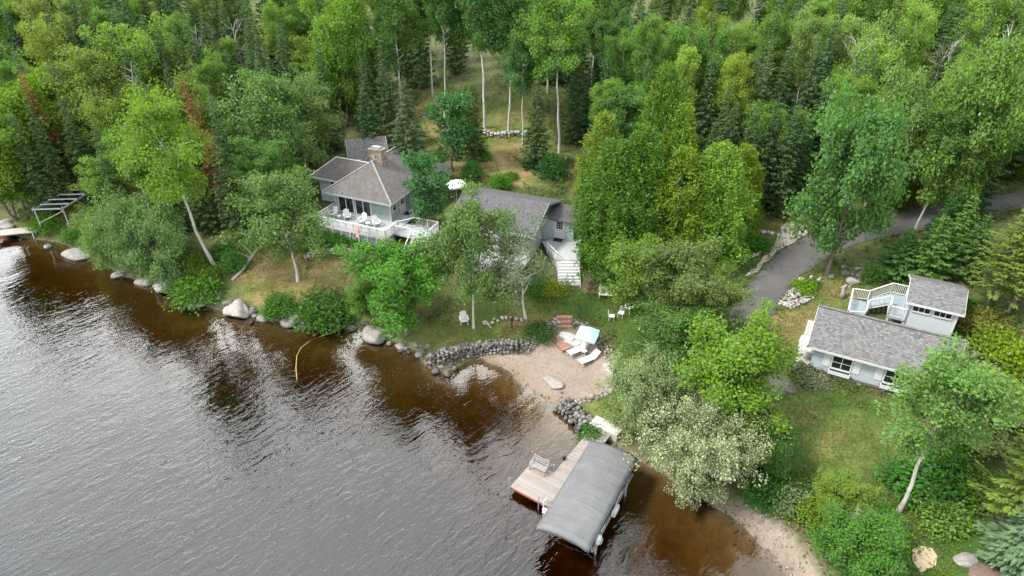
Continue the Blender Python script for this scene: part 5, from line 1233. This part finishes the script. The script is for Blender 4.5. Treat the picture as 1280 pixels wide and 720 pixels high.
def chaise(loc, rz, label):
    c = empty('chaise_lounge', loc, rz, label, 'lounge chair', 'white loungers on the beach'); mb = MB(); n = 9      # head at +y
    for i in range(n): y = -.95+i*.15; mb.bx(-.3, .3, y, y+.13, .36, .385)
    mb.build('seat', M_PLASTIC, c); mb = MB()
    for i in range(5): t = i*.15; mb.bar((-.3,.42+t*.72,.40+t*.72), (.3,.42+t*.72,.40+t*.72), .125, .025, up=(0,-.7,.7))
    mb.build('backrest', M_PLASTIC, c)
    mb = MB()
    for s in (-1, 1): mb.bx(s*.31-.02, s*.31+.02, -.98, .45, .32, .36); mb.bar((s*.31,.42,.36), (s*.31,.95,.88), .04, .04)
    mb.build('frame', M_PLASTIC, c)
    for s in (-1, 1):
        for y in (-.8, .4): MB().bx(s*.3-.02, s*.3+.02, y-.02, y+.02, 0, .32).build('leg', M_PLASTIC, c)
    return c
chaise(at(722, 441), R(-60), 'white lounge chair nearer the grey slabs, partly under the aqua umbrella'); chaise(at(736, 452), R(-60), 'white lounge chair out in the sun right of the little table')
side_table(at(730, 443), 'small white table between the two beach loungers', M_PLASTIC, .25, .4)
def umbrella(loc, label, mat, half=1.0, h=2.1, tilt=(0,0), rz=0., drop=.4, name='beach_umbrella'):
    u = empty(name, loc, rz, label, 'umbrella'); pole = MB().tube([(0,0,-.2),(tilt[0]*h*.5,tilt[1]*h*.5,h+.08)], .025, 8).build('pole', M_WHITE, u)
    top = Vector((tilt[0]*h*.5, tilt[1]*h*.5, h)); mb = MB(); N = 8; R_ = Matrix.Rotation(tilt[0], 3, 'Y') @ Matrix.Rotation(-tilt[1], 3, 'X')
    ring = []
    for k in range(N):
        a = 2*pi*k/N+pi/4; rr = half*(1.32 if k % 2 == 0 else 1.0); ring.append((cos(a)*rr, sin(a)*rr, -drop-(.06 if k % 2 == 0 else 0)))
    vs = [R_ @ Vector(p)+top for p in [(0,0,.0)]+[(x*.5,y*.5,z*.42) for x, y, z in ring]+ring+[(x*1.0,y*1.0,z-.16) for x, y, z in ring]]
    fs = [(0,1+k,1+(k+1)%N) for k in range(N)]+[(1+k,9+k,9+(k+1)%N,1+(k+1)%N) for k in range(N)]+[(9+k,17+k,17+(k+1)%N,9+(k+1)%N) for k in range(N)]
    mb.add(vs, fs); c = mb.build('canopy', mat, u); s_ = c.modifiers.new('cloth', 'SOLIDIFY'); s_.thickness = .012
    mb = MB()
    for k in range(N): mb.bar(top+R_ @ Vector((0,0,-.03)), top+R_ @ (Vector(ring[k])+Vector((0,0,-.03))), .02, .02)
    mb.build('ribs', M_METAL, u); return u
umbrella(at(733, 437), 'pale aqua square umbrella over the beach loungers', M_TEAL, .88, 2.05, (.05,-.12), R(-20), .35)
umbrella(at(1010, 452), 'white cloth umbrella standing open on the cottage patio', M_PLASTIC, 1.0, 2.1, (0,0), R(-28), .4, 'patio_umbrella')
umbrella(at(571, 250), 'white umbrella opened behind the left end of the charcoal-roofed cabin', M_PLASTIC, 1.05, 2.4, (0,0), R(20), .5, 'patio_umbrella')
M_REDWOOD = boards('red_brown_planks', (.22,.115,.085), (.31,.17,.125), .14); M_PAVE = mottled('grey_paving', (.33,.31,.29), (.45,.43,.40), 2.5, .9, .1)
p = at(700, 430); b = empty('plank_platform', p, R(-62), 'red-brown plank platform lying on the sand beside the slabs', 'platform'); MB().bx(-1.1,1.1,-.38,.38,.12,.19).build('planks', M_REDWOOD, b); MB().bx(-1.0,-.85,-.36,.36,-.1,.119).build('joist', M_REDWOOD, b); MB().bx(.85,1.0,-.36,.36,-.1,.119).build('joist', M_REDWOOD, b)
for px, py, lab in ((709,420,'rough grey slab nearer the wooden steps'), (716,427,'rough grey slab nearer the aqua umbrella')):
    p = at(px, py); o = MB().ext([(-.75,-.45,.1),(.7,-.5,.1),(.8,.4,.12),(-.6,.5,.12)], (0,0,-.3)).build('paving_slab', M_PAVE, None, bevel=.02); o.location = p; o.rotation_euler = (0,0,R(-30)); tag(o, lab, 'slab')
p = at(706, 408); s = empty('timber_steps', (p.x, p.y, p.z), R(0), 'short flight of dark timber steps through the beach wall', 'steps')
for i in range(3): MB().bx(-.72,.72,-.2+i*.38,.16+i*.38,-.2+i*.22,.1+i*.22).build('tread', M_REDWOOD, s, bevel=.015)
p = at(764, 465); s = empty('concrete_steps', p, R(-68), 'two long concrete blocks set in the right end of the beach wall', 'steps')
for i in range(2): MB().bx(-.95,.95,-.3+i*.42,.1+i*.42,-.3,.2+i*.2).build('block', M_CONC, s, bevel=.02)
M_BLACK = mottled('black_metal', (.015,.015,.016), (.03,.03,.03), 5., .5)
p = at(640, 411); s = empty('path_light', p, 0, 'short black path light on the lawn above the dark wall', 'path light'); MB().tube([(0,0,-.1),(0,0,.85)], .06, 8).build('post', M_BLACK, s); MB().tube([(0,0,.8),(0,0,.88),(0,0,1.12),(0,0,1.2)], [.06,.15,.15,.03], 10).build('lamp_head', M_BLACK, s)
# ------------------------------------------------------------------ dock, boat lift, boat
DO, DA = Vector((5.5, 37.0, 0)), R(-124.4)          # x runs out over the water
dk = empty('dock', DO, DA, 'weathered L-shaped plank dock reaching out beside the covered boat lift', 'dock')
MB().bx(-.75, 7.4, 0, 1.5, .50, .57).build('walkway', M_DOCK, dk); mb = MB(); mb.bx(4.7, 7.4, -1.75, -.004, .50, .57); mb.build('platform', M_DOCK, dk)
mb = MB()
for y in (.12, 1.38): mb.bx(-.6, 7.3, y-.05, y+.05, .30, .497)
for y in (-1.65, -.1): mb.bx(4.8, 7.3, y-.05, y+.05, .30, .497)
mb.build('joist', M_DARK, dk)
MB().bx(7.402, 7.45, -1.75, 1.5, .44, .56).build('end_board', mottled('faded_red_paint', (.14,.03,.028), (.22,.05,.045), 3., .7), dk)
for x, y, h in ((7.5,-1.72,1.5),(7.5,.55,1.25),(4.62,-1.8,1.45),(4.6,-.08,1.2),(2.4,-.08,1.3),(.6,-.08,1.0),(7.0,1.58,1.1),(3.4,1.58,.9),(.8,1.58,.9)): MB().tube([(x,y,-2.6),(x,y,h)], .035, 7).build('post', M_METAL, dk)
for x, y in ((6.6,1.56),(3.3,-.04)): MB().bx(x-.12, x+.12, y-.05, y+.05, .56, .86).build('cleat', M_DARK, dk)
ld = MB()
for y in (.95, 1.45): ld.bar((7.55,y,1.05),(7.62,y,-.9), .05, .05); ld.bar((7.2,y,1.02),(7.56,y,1.05), .05, .05); ld.bar((7.2,y,.57),(7.2,y,1.04), .05, .05)
for z in (.45, .15, -.15, -.45): ld.bx(7.5, 7.72, .95, 1.45, z, z+.04)
ld.build('swim_ladder', M_WHITE, dk)
def dp(x, y, z): return Matrix.Translation(DO) @ Matrix.Rotation(DA, 4, 'Z') @ Vector((x, y, z))
bench('dock_bench', dp(5.15, -.95, .57), DA+R(90), 1.25, 'grey slatted bench standing at the back of the dock platform', mottled('grey_bench_wood', (.17,.165,.16), (.25,.245,.235), 6., .8, .2))
q = dp(-1.2, .9, 0); o = MB().ext([(-.55,-1.15,.75),(.5,-1.2,.75),(.55,1.1,.77),(-.5,1.15,.77)], (0,0,-.75)).build('landing_slab', M_CONC, None, bevel=.02); o.location = q; o.rotation_euler = (0,0,DA); tag(o, 'long pale concrete slab at the shore end of the plank dock', 'slab')
# boat lift
LA = R(-118.6); LO = dp(2.3, 3.0, 0)
lf = empty('boat_lift', LO, LA, 'galvanised boat lift under a long grey fabric canopy beside the dock', 'boat lift')
mb = MB()
for x in (1.2, 6.3):
    for y in (-1.55, 1.6): mb.bx(x-.06, x+.06, y-.06, y+.06, -2.4, 2.05)
mb.build('post', M_METAL, lf); mb = MB()
for y in (-1.55, 1.6): mb.bx(-.1, 7.4, y-.05, y+.05, 2.05, 2.17); mb.bx(.1, 7.0, y-.07, y+.07, .95, 1.1)
for x in (1.2, 6.3): mb.bx(x-.05, x+.05, -1.5, 1.55, .3, .42); mb.bx(x-.05, x+.05, -1.5, 1.55, -1.9, -1.75)
for x, s in ((1.2, 1), (6.3, -1)):
    for y in (-1.55, 1.6): mb.bar((x,y,1.2), (x+s*.9,y,2.05), .06, .06)
mb.build('frame', M_METAL, lf)
mb = MB()
for y in (-.6, .6): mb.bx(.6, 6.6, y-.09, y+.09, .43, .55)
mb.build('bunk', M_DARK, lf)
cvm, nt, out = new_mat('grey_canopy_fabric'); co = coords(nt); s_ = node(nt, 'ShaderNodeSeparateXYZ', {0: co}).outputs[0]
seam = mth(nt, 'LESS_THAN', mth(nt, 'ABSOLUTE', mth(nt, 'SUBTRACT', mth(nt, 'FRACT', mth(nt, 'DIVIDE', s_, .78)), .5)), .02)
n_ = noise(nt, co, .8, 5); c = mixc(nt, mth(nt, 'MULTIPLY', seam, .5), ramp(nt, n_, [(.3, (.08,.082,.084)), (.7, (.118,.12,.122))]), (.05,.05,.05))
principled(nt, out, c, .6, bump(nt, noise(nt, mapping(nt, co, (2.,.5,1)), 2.2, 5), .7, .08))
NX, NY = 34, 14; V = []; Fq = []
for i in range(NX+1):
    x = -.25+8.0*i/NX; e = 1
    for j in range(NY+1):
        t = j/NY*2-1; y = 1.68*t
        z = 2.2+.27*(1-abs(t)**2.6) + .022*abs(sin(pi*x/.78))*(1-abs(t)) + .035*sin(i*.9+j*.35)*(1-abs(t))*.4
        V.append((x, y, z))
for i in range(NX):
    for j in range(NY): a = i*(NY+1)+j; Fq.append((a, a+NY+1, a+NY+2, a+1))
mb = MB(); mb.add(V, Fq); base = len(mb.v)
edge = [(i*(NY+1)) for i in range(NX+1)] + [NX*(NY+1)+j for j in range(1, NY+1)] + [i*(NY+1)+NY for i in range(NX-1, -1, -1)] + [j for j in range(NY-1, 0, -1)]
low = []
for k, a in enumerate(edge):
    x, y, z = mb.v[a]; endd = 1 if (a < NY+1 or a >= NX*(NY+1)) else 0
    cx, cy = 3.75, 0
    low.append((x+(.10 if x > cx else -.10)*endd, y*(1.015), z-.26-.05*endd+.03*sin(k*1.7)))
base = len(mb.v); n = len(edge); mb.v += [mb.v[k] for k in edge] + low
mb.f += [(base+k, base+(k+1) % n, base+n+(k+1) % n, base+n+k) for k in range(n)]
cv = mb.build('canopy', cvm, lf, True); s_ = cv.modifiers.new('cloth', 'SOLIDIFY'); s_.thickness = .015
mb = MB(); mb.bx(6.25, 6.65, 1.68, 1.88, 1.35, 1.8); wb = mb.build('winch_box', M_WHITE, lf); mb = MB(); mb.tube([(6.45+.22*cos(a*.5236),1.95,1.55+.22*sin(a*.5236)) for a in range(13)], .02, 5, False); mb.build('wheel', M_METAL, wb)
mb = MB(); mb.bx(3.3, 4.1, 1.66, 1.9, 1.1, 1.45); mb.build('motor_housing', M_WHITE2, lf)
MB().bar((2.6,1.75,1.95),(3.7,1.75,1.85), .02, .06).build('strap', M_WHITE, lf); MB().bar((5.5,1.75,1.85),(6.1,1.75,1.9), .02, .12).build('strap', M_WHITE, lf)
# ------------------------------------------------------------------ left shore
p = at(28, 296); od = empty('old_dock', (p.x, p.y, 0), R(14), 'short weathered dock jutting from the trees at the left edge', 'dock')
M_OLD = boards('silvered_planks', (.27,.25,.23), (.38,.36,.33), .16)
MB().bx(-2.1,1.9,-.75,.75,.72,.80).build('deck_boards', M_OLD, od); mb = MB(); mb.bar((-2.2,-.85,.75),(-2.2,.8,.75),.1,.16); mb.bx(-3.4,-2.1,-.9,-.6,.7,.78); mb.build('edge_beam', M_WHITE2, od)
for x, y in ((-2.2,-.8),(-2.2,.75),(1.4,-.7)): MB().tube([(x,y,-1.2),(x,y,.8)], .06, 7).build('post', M_WHITE2, od)
p = at(6, 312); mb = MB()
rb = empty('plank_ramp', (p.x-1.6, p.y+.4, .25), R(20), 'low rust-brown slatted ramp in the water at the far left', 'ramp')
for i in range(6): mb.bx(-2.2, 1.4, -.75+i*.28, -.64+i*.28, 0, .08)
mb.build('slats', M_REDWOOD, rb); mb = MB(); mb.bx(-2.0,-1.9,-.75,.75,-.6,-.004); mb.bx(1.0,1.1,-.75,.75,-.6,-.004); mb.build('cross_beam', M_REDWOOD, rb)
p = at(97, 266); mf = empty('metal_frame', (p.x, p.y, p.z), R(4), 'bare silver ladder-like metal frame stored among the trees on the left bank', 'metal frame')
mb = MB(); z = 1.9
for x in (-1.5, 1.5): mb.bar((x-1.2,-3.2,z), (x+1.2,3.2,z+.5), .14, .16)
mb.build('rail', M_METAL, mf); mb = MB()
for i in range(7): t = i/6; mb.bar((-1.5-1.2+2.4*t,-3.2+6.4*t,z+.14+.5*t), (1.5-1.2+2.4*t,-3.2+6.4*t,z+.14+.5*t), .13, .12)
mb.build('rung', M_METAL, mf); mb = MB()
for x, y in ((-2.6,-3.0),(.4,-3.0),(-.4,3.0),(2.6,3.0)): mb.bar((x,y,-.2),(x,y,z+.3), .1, .1)
mb.bar((-2.6,-3.,.3),(.4,-3.,1.7),.08,.08); mb.bar((.4,-3.,.3),(2.6,3.,1.9),.08,.08); mb.build('post', M_METAL, mf)
# fallen log, hose
a, b = at(290, 352), at(324, 308, 1.2); o = MB().tube([a+Vector((0,0,.1)), a.lerp(b,.35)+Vector((.1,0,.35)), a.lerp(b,.7)+Vector((0,0,.8)), b+Vector((0,0,1.2))], [.17,.15,.12,.07], 8).build('fallen_log', M_DEADWOOD, None, True); tag(o, 'pale fallen tree trunk sloping down to the lawn edge', 'log')
mb = MB()
for t, dx, dy, dz in ((.75,-1.5,1.,1.),(.8,1.2,1.6,.7),(.9,-.6,1.8,1.3),(.65,-1.2,.1,.6)): q = a.lerp(b,t)+Vector((0,0,.3+t*.9)); mb.tube([q, q+Vector((dx*.5,dy*.5,dz*.6)), q+Vector((dx,dy,dz))], [.05,.035,.012], 5)
mb.build('branch', M_DEADWOOD, None).parent = o
hp = [gp(x, y, .04) for x, y in ((371,474),(370,460),(371,445),(376,435),(388,426),(402,420),(418,415),(430,410),(438,405))]
mb = MB(); mb.tube([Vector((x, y, .05+(.25 if i > 7 else 0)+(-.08 if i == 0 else 0))) for i, (x, y) in enumerate(hp)], .036, 7)
o = mb.build('floating_hose', mottled('faded_yellow_hose', (.26,.17,.035), (.34,.28,.13), 1.2, .6), None, True); tag(o, 'long faded yellow hose floating from the shore rocks into the lake', 'hose')
# ------------------------------------------------------------------ small things on land
p = at(600, 194); o = empty('garden_obelisk', p, 0, 'slim whitish garden obelisk in the bright green clump on the clearing', 'ornament'); MB().tube([(0,0,-.1),(0,0,1.5),(0,0,1.65)], [.26,.10,.015], 4).build('shaft', M_CONC, o); MB().bx(-.34,.34,-.34,.34,-.1,.12).build('plinth', M_CONC, o)
p = at(1052, 372); mb = MB(); mb.tube([(0,0,-.1),(.05,0,.5),(-.08,.05,1.0),(.1,0,1.35)], [.3,.22,.16,.05], 7); mb.tube([(0,0,.5),(.4,.1,.95),(.5,.1,1.3)], [.12,.09,.03], 6); mb.tube([(0,.05,.8),(-.4,0,1.1)], [.09,.03], 6)
o = mb.build('driftwood_stump', M_DEADWOOD, None, True); o.location = p; tag(o, 'twisted grey driftwood stump standing behind the cottage roof', 'stump')
p = at(1197, 503); t = empty('picnic_table', p, R(-40), 'grey wooden picnic table on the lawn right of the big white-barked birch', 'table')
MG = mottled('grey_picnic_wood', (.33,.31,.29), (.46,.44,.41), 5., .85, .2); mb = MB()
for i in range(5): mb.bx(-.9,.9,-.38+i*.155,-.24+i*.155,.72,.76)
mb.build('table_top', MG, t)
for s in (-1, 1): MB().bx(-.9,.9,s*.72-.13,s*.72+.13,.42,.46).build('bench', MG, t)
for x in (-.65, .65):
    mb = MB(); mb.bar((x,-.78,0),(x,-.2,.72),.05,.09); mb.bar((x,.78,0),(x,.2,.72),.05,.09); mb.bx(x-.025,x+.025,-.75,.75,.36,.419); mb.build('leg', MG, t)
chair(at(1187, 499), R(100), 'white chair beside the grey picnic table', M_PLASTIC)
p = at(903, 305); t = empty('bird_bath', p, 0, 'blue-grey bird bath at the left of the garden bed', 'bird bath'); MBB = mottled('blue_grey_stone', (.13,.16,.18), (.2,.24,.26), 4., .7); MB().tube([(0,0,-.1),(0,0,.1),(0,0,.75)], [.25,.12,.1], 10).build('pedestal', MBB, t); MB().tube([(0,0,.7),(0,0,.76),(0,0,.86),(0,0,.80)], [.1,.4,.5,.42], 14).build('basin', MBB, t)
rock('boulder', at(1207, 702), .6, 'white-streaked stone beside the brush heap in the lower right', 'boulder', None, ROCKS[2], .6)
rock('boulder', at(985, 634), .5, 'tan stone at the top of the sandy shore in the lower right', 'boulder', None, ROCKS[4], .7)
rock('boulder', at(978, 262), .8, 'pinkish boulder under the spruces above the gravel strip', 'boulder', None, ROCKS[1], .7)
rock('boulder', at(1066, 353), .5, 'pale wedge-shaped boulder in front of the rubble heap', 'boulder', None, ROCKS[3], .9)
M_MULCH = mottled('brown_mulch', (.10,.065,.05), (.19,.135,.11), 6., .95, .8, dist=.05)
def mound(name, px, py, rx, ry, h, label, cat, mat):
    p = at(px, py); v, f = ICO[3]; n = np.random.default_rng(px).normal(0, .05, len(v)); q = v*(1+n[:, None]); o = link(name, raw_mesh(name, q*np.array([rx, ry, h]), f, mat, True)); o.location = p; return tag(o, label, cat)
mound('brush_heap', 1236, 724, 1.1, 1., .4, 'brown heap of brush next to the white-streaked stone', 'brush heap', M_MULCH)
m, nt, out = new_mat('bright_sand'); f2 = noise(nt, coords(nt), 5., 5, .7); principled(nt, out, ramp(nt, f2, [(.3, (.28,.21,.135)), (.7, (.38,.30,.20))]), .95, bump(nt, f2, .8, .05))
SANDSPOT = pxpoly([(1139,688),(1150,681),(1166,686),(1174,697),(1168,709),(1152,713),(1140,704)])
drape('sand_patch', SANDSPOT, m, .06, rag=.07)
drape('bare_earth', pxpoly([(728,338),(760,345),(768,360),(745,366),(728,366)]), M_MULCH, .05, rag=.08)
# ------------------------------------------------------------------ shrubs one by one
random.seed(33)
def S(px, py, H, W, label, tint=None, group=None, cat='shrub'): return plant('shrub', at(px, py), H, W, label, group, tint, cat=cat)
SH = [(407,398,2.3,5.0,'big dense round shrub at the water edge of the lawn',(.048,.115,.025)),(349,388,1.4,3.0,'low round shrub among the shore rocks left of the big round one',(.055,.13,.03)),
 (248,372,2.2,4.4,'bushy green shrub overhanging the smooth shore boulder',(.07,.15,.035)),(295,335,1.8,2.4,'upright green shrub right beside the fallen log',(.06,.14,.035)),(262,352,1.3,2.6,'yellow-green shrub under the tall leaning birch',(.13,.18,.03)),(235,338,1.4,3.4,'leafy shrub left of the leaning birch trunk',(.09,.16,.035)),
 (625,236,1.8,2.2,'bright green shrub poking up behind the charcoal cabin roof',(.07,.18,.035)),(600,197,.9,2.6,'bright green clump around the garden obelisk',(.075,.19,.03)),(660,205,.8,1.8,'small weedy bush on the right half of the clearing',(.09,.15,.04)),(640,222,.7,1.6,'small weedy bush behind the charcoal roof',(.1,.16,.04)),(690,222,2.8,2.8,'dark green shrub at the right edge of the clearing',(.05,.12,.04)),(590,225,2.4,2.,'thin green shrub in the lower left of the clearing',(.06,.14,.04)),
 (692,364,1.0,2.2,'yellow-green shrub at the foot of the white stairs',(.19,.23,.04)),(672,362,1.2,2.4,'green shrub left of the yellow-green one by the stairs',(.09,.17,.04)),(676,418,1.0,2.4,'shrub growing on the left part of the beach wall',(.05,.10,.03)),
 (928,305,1.2,3.8,'lush green planting in the garden bed',(.055,.15,.025)),(934,299,1.1,1.6,'yellow flowering clump in the garden bed',(.24,.28,.05)),(945,308,1.0,2.2,'small green plant at the right of the garden bed',(.055,.15,.025)),(1005,362,1.0,2.0,'bright shrub on the planted island by the driveway',(.14,.24,.035)),(1013,358,.8,1.4,'darker shrub on the planted island by the driveway',(.06,.13,.035)),
 (1002,471,.9,2.6,'dark flower shrub at the left front corner of the cottage',(.06,.085,.04)),(1016,476,.8,2.0,'pale flowering shrub below the cottage wall',(.2,.2,.15)),(740,552,1.2,2.0,'green shrub between silver willow bush and landing slab',(.05,.14,.03)),
 (955,618,1.6,2.8,'dark shrub above the sandy shore',(.045,.11,.03)),(990,632,1.4,2.4,'pale flowering shrub above the sandy shore',(.13,.17,.09)),(1018,646,1.2,2.2,'yellow-green shrub right of the pale flowering one',(.13,.21,.04)),(985,608,1.1,2.2,'grass-green shrub in the lawn corner above the shore',(.06,.13,.03)),
 (1098,660,1.2,2.6,'broad shrub at the foot of the white-barked birch',(.07,.15,.035)),(1150,610,1.8,4.0,'dark leafy shrub right of the white-barked birch',(.05,.125,.03)),(1175,650,1.4,3.0,'fine pale green shrub above the sand circle',(.12,.19,.06)),(1185,590,1.6,3.6,'mid-green shrub uphill of the sand circle',(.06,.14,.035)),(1222,620,1.4,3.,'light shrub left of the leaning pine',(.11,.19,.045)),
 (1245,440,1.8,3.6,'lime shrub beneath the bare-trunked pines',(.14,.22,.04)),(1272,470,2.6,4.,'bright leafy shrub at the right edge below the pines',(.15,.23,.045)),(1225,405,1.2,3.4,'rusty and green ground shrub right of the shed',(.13,.13,.045)),(1240,415,1.0,3.,'low reddish shrub under the pines',(.14,.11,.05)),(1215,390,1.0,2.6,'green undergrowth shrub at the back of the shed',(.07,.13,.03)),
 (1255,500,1.4,3.6,'olive shrub on the bank at the right edge',(.11,.16,.04)),(1090,350,1.6,2.,'small dark shrub at the end of the rubble heap',(.05,.11,.03)),(575,242,1.,2.4,'pale grey-green bush left of the charcoal roof',(.22,.25,.14)),(480,172,1.5,2.6,'dried orange-yellow bush behind the little gabled cabin',(.33,.24,.07)),
 (460,302,1.,3.,'green shrub at the foot of the deck lattice',(.07,.15,.03)),(425,298,.9,3.4,'low green shrub along the middle of the deck lattice',(.055,.14,.03)),(402,300,1.2,3.4,'leafy shrub at the left end of the deck lattice',(.05,.13,.03)),(752,348,1.0,1.8,'shrub at the back edge of the bare earth patch',(.07,.12,.03)),
 (60,285,1.6,3.,'bright shrub behind the old dock',(.1,.2,.035)),(95,300,1.4,2.6,'small green shrub right of the old dock',(.08,.17,.035)),(120,308,1.5,2.8,'green shrub behind the pale oval boulder',(.07,.15,.04)),(280,318,1.2,2.8,'dark shrub uphill of the fallen log',(.05,.11,.03)),(335,300,1.4,3.,'shrub under the branches of the lawn birch',(.06,.12,.03))]
for px, py, H, W, lab, t in SH: S(px, py, H, W, lab, t)
sn = random.Random(8)
for wz, spots in (('left of the main house', ((62,60),(150,110),(232,60),(300,30))), ('above and beyond the driveway', ((958,20),(1060,50),(1120,140),(1165,60),(1250,70)))):
    for px, py in spots:
        s_ = sn.uniform(1.15, 1.7); p = at(px, py, 8*s_); o = empty('dead_tree', (p.x, p.y, p.z-.1), sn.uniform(0, 6.28), f'pale bare trunk standing in the forest {wz}', 'dead tree', f'dead trunks {wz}', (s_, s_, s_*1.15)); link('trunk', DEAD[sn.randrange(3)], o)
for i, (px, py, s, lab) in enumerate(((1068,668,.55,'bare pale branches sticking up above the yellow-green bush'), (1200,95,1.7,'thick bleached dead trunk forking among the trees at upper right'), (945,150,1.0,'grey dead tree with bare twigs above the spruce row'))):
    p = at(px, py, 5*s); o = empty('dead_tree', (p.x, p.y, p.z-.1), random.uniform(0, 6.28), lab, 'dead tree', None, s if i else .5); link('trunk', DEAD[i % 3], o)
# ------------------------------------------------------------------ undergrowth: leaves scattered over the floor of the wood
def cover(name, label, n, size, zone_fn, tint, seed, hmax=.5):
    g = np.random.default_rng(seed); V = []
    y = g.uniform(24, 135, n*6); x = g.uniform(-1, 1, n*6)*(.76*y+6)
    keep = zone_fn(x, y, g); x, y = x[keep][:n], y[keep][:n]; m_ = len(x)
    k = 16; cx = np.repeat(x, k); cy = np.repeat(y, k); s = np.repeat(g.uniform(.3, .9, m_), k)
    hh = np.repeat(g.uniform(min(.15, hmax*.35), hmax, m_), k)
    px_ = cx+g.normal(0, 1, m_*k)*s*.5; py_ = cy+g.normal(0, 1, m_*k)*s*.5
    pz = gz(px_, py_)+hh*g.uniform(.05, 1.1, m_*k)
    ok = np.ones(m_*k, bool)
    P = np.c_[px_, py_, pz]; N = unit(g.normal(0, .5, (m_*k, 3))+[0, 0, .8]); A = unit(g.normal(0, 1, (m_*k, 3))*[1, 1, .4]+[0, 0, .2]); L = size*g.uniform(.6, 1.4, m_*k)
    v, f = quads_from(P, A, N, L, L*.6); o = link(name, raw_mesh(name, v, f, M_LEAF)); o.color = (*tint, 1); return tag(o, label, 'undergrowth', None, 'stuff')
def wood_zone(x, y, g):
    z = gz(x, y); ok = z > 1.0
    for P in CLEAR + [SANDSPOT]: ok &= sdf(x, y, P) < .2
    for P in BUILT: ok &= sdf(x, y, P) < .3
    return ok & (vnoise(x*.25, y*.25, 41) + g.uniform(-.25, .25, len(x)) > .38)
def grass_zone(x, y, g):
    ok = np.zeros(len(x), bool)
    for P in LAWNS: ok |= np.abs(sdf(x, y, P)) < 1.3
    ok |= sdf(x, y, LAWNS[7]) > 0
    for P in (BEACH, ROAD, GRAVEL, SANDSPOT): ok &= sdf(x, y, P) < -.2
    for P in BUILT: ok &= sdf(x, y, P) < .2
    return ok & (gz(x, y) > .8) & (vnoise(x*.5, y*.5, 43) > .4)
def loc_poly(O, yaw, L): return np.array([(O[0]+u*cos(yaw)-v*sin(yaw), O[1]+u*sin(yaw)+v*cos(yaw)) for u, v in L])
BUILT = [loc_poly((-19.6,65.9), R(-23.5), [(-3.6,-2.8),(13,-3.3),(13,10),(-3.6,10)]), loc_poly((-19,76.2), R(16), [(0,-2.6),(4.5,-2.6),(4.5,2.7),(0,2.7)]), loc_poly((-4.6,63.7), R(-21.4), [(0,-6.3),(8.5,-6.3),(13,-4),(13.5,-7),(14.5,-6.5),(12,4),(0,4)]), loc_poly((21.9,41.2), R(-28), [(-.8,-.1),(9.7,-.1),(9.8,12),(2,12),(-.8,7)])]
cover('undergrowth', 'mixed low green leaves covering the floor of the woods', 9000, .17, wood_zone, (.085,.135,.032), 3, .7)
cover('undergrowth', 'darker ferny growth on the floor of the woods', 5000, .2, wood_zone, (.05,.10,.028), 4, .55)
def clearing_zone(x, y, g):
    return ((sdf(x, y, LAWNS[2]) > -.5) | (sdf(x, y, LAWNS[3]) > -.5)) & (vnoise(x*.6, y*.6, 47)+g.uniform(-.2, .2, len(x)) > .45)
cover('wild_grass', 'rough tufts of grass and weeds on the hillside clearing', 2600, .15, clearing_zone, (.115,.135,.04), 6, .3)
cover('wild_grass', 'low green weeds scattered over the hillside clearing', 900, .2, clearing_zone, (.075,.14,.035), 16, .6)
def lawn_zone(x, y, g):
    ok = np.zeros(len(x), bool)
    for i, P in enumerate(LAWNS):
        if i not in (2, 3): ok |= sdf(x, y, P) > -.6
    for P in (BEACH, ROAD, GRAVEL, SANDSPOT): ok &= sdf(x, y, P) < -.1
    for P in BUILT: ok &= sdf(x, y, P) < .1
    return ok & (gz(x, y) > .9)
cover('lawn_grass', 'short green grass of the lawns', 9000, .075, lawn_zone, (.075,.115,.03), 8, .1)
cover('lawn_grass', 'dry straw-coloured grass in the lawns', 6000, .075, lawn_zone, (.17,.145,.065), 9, .09)
cover('tall_grass', 'longer grass fringing the lawns', 4200, .16, grass_zone, (.10,.15,.035), 5, .3)
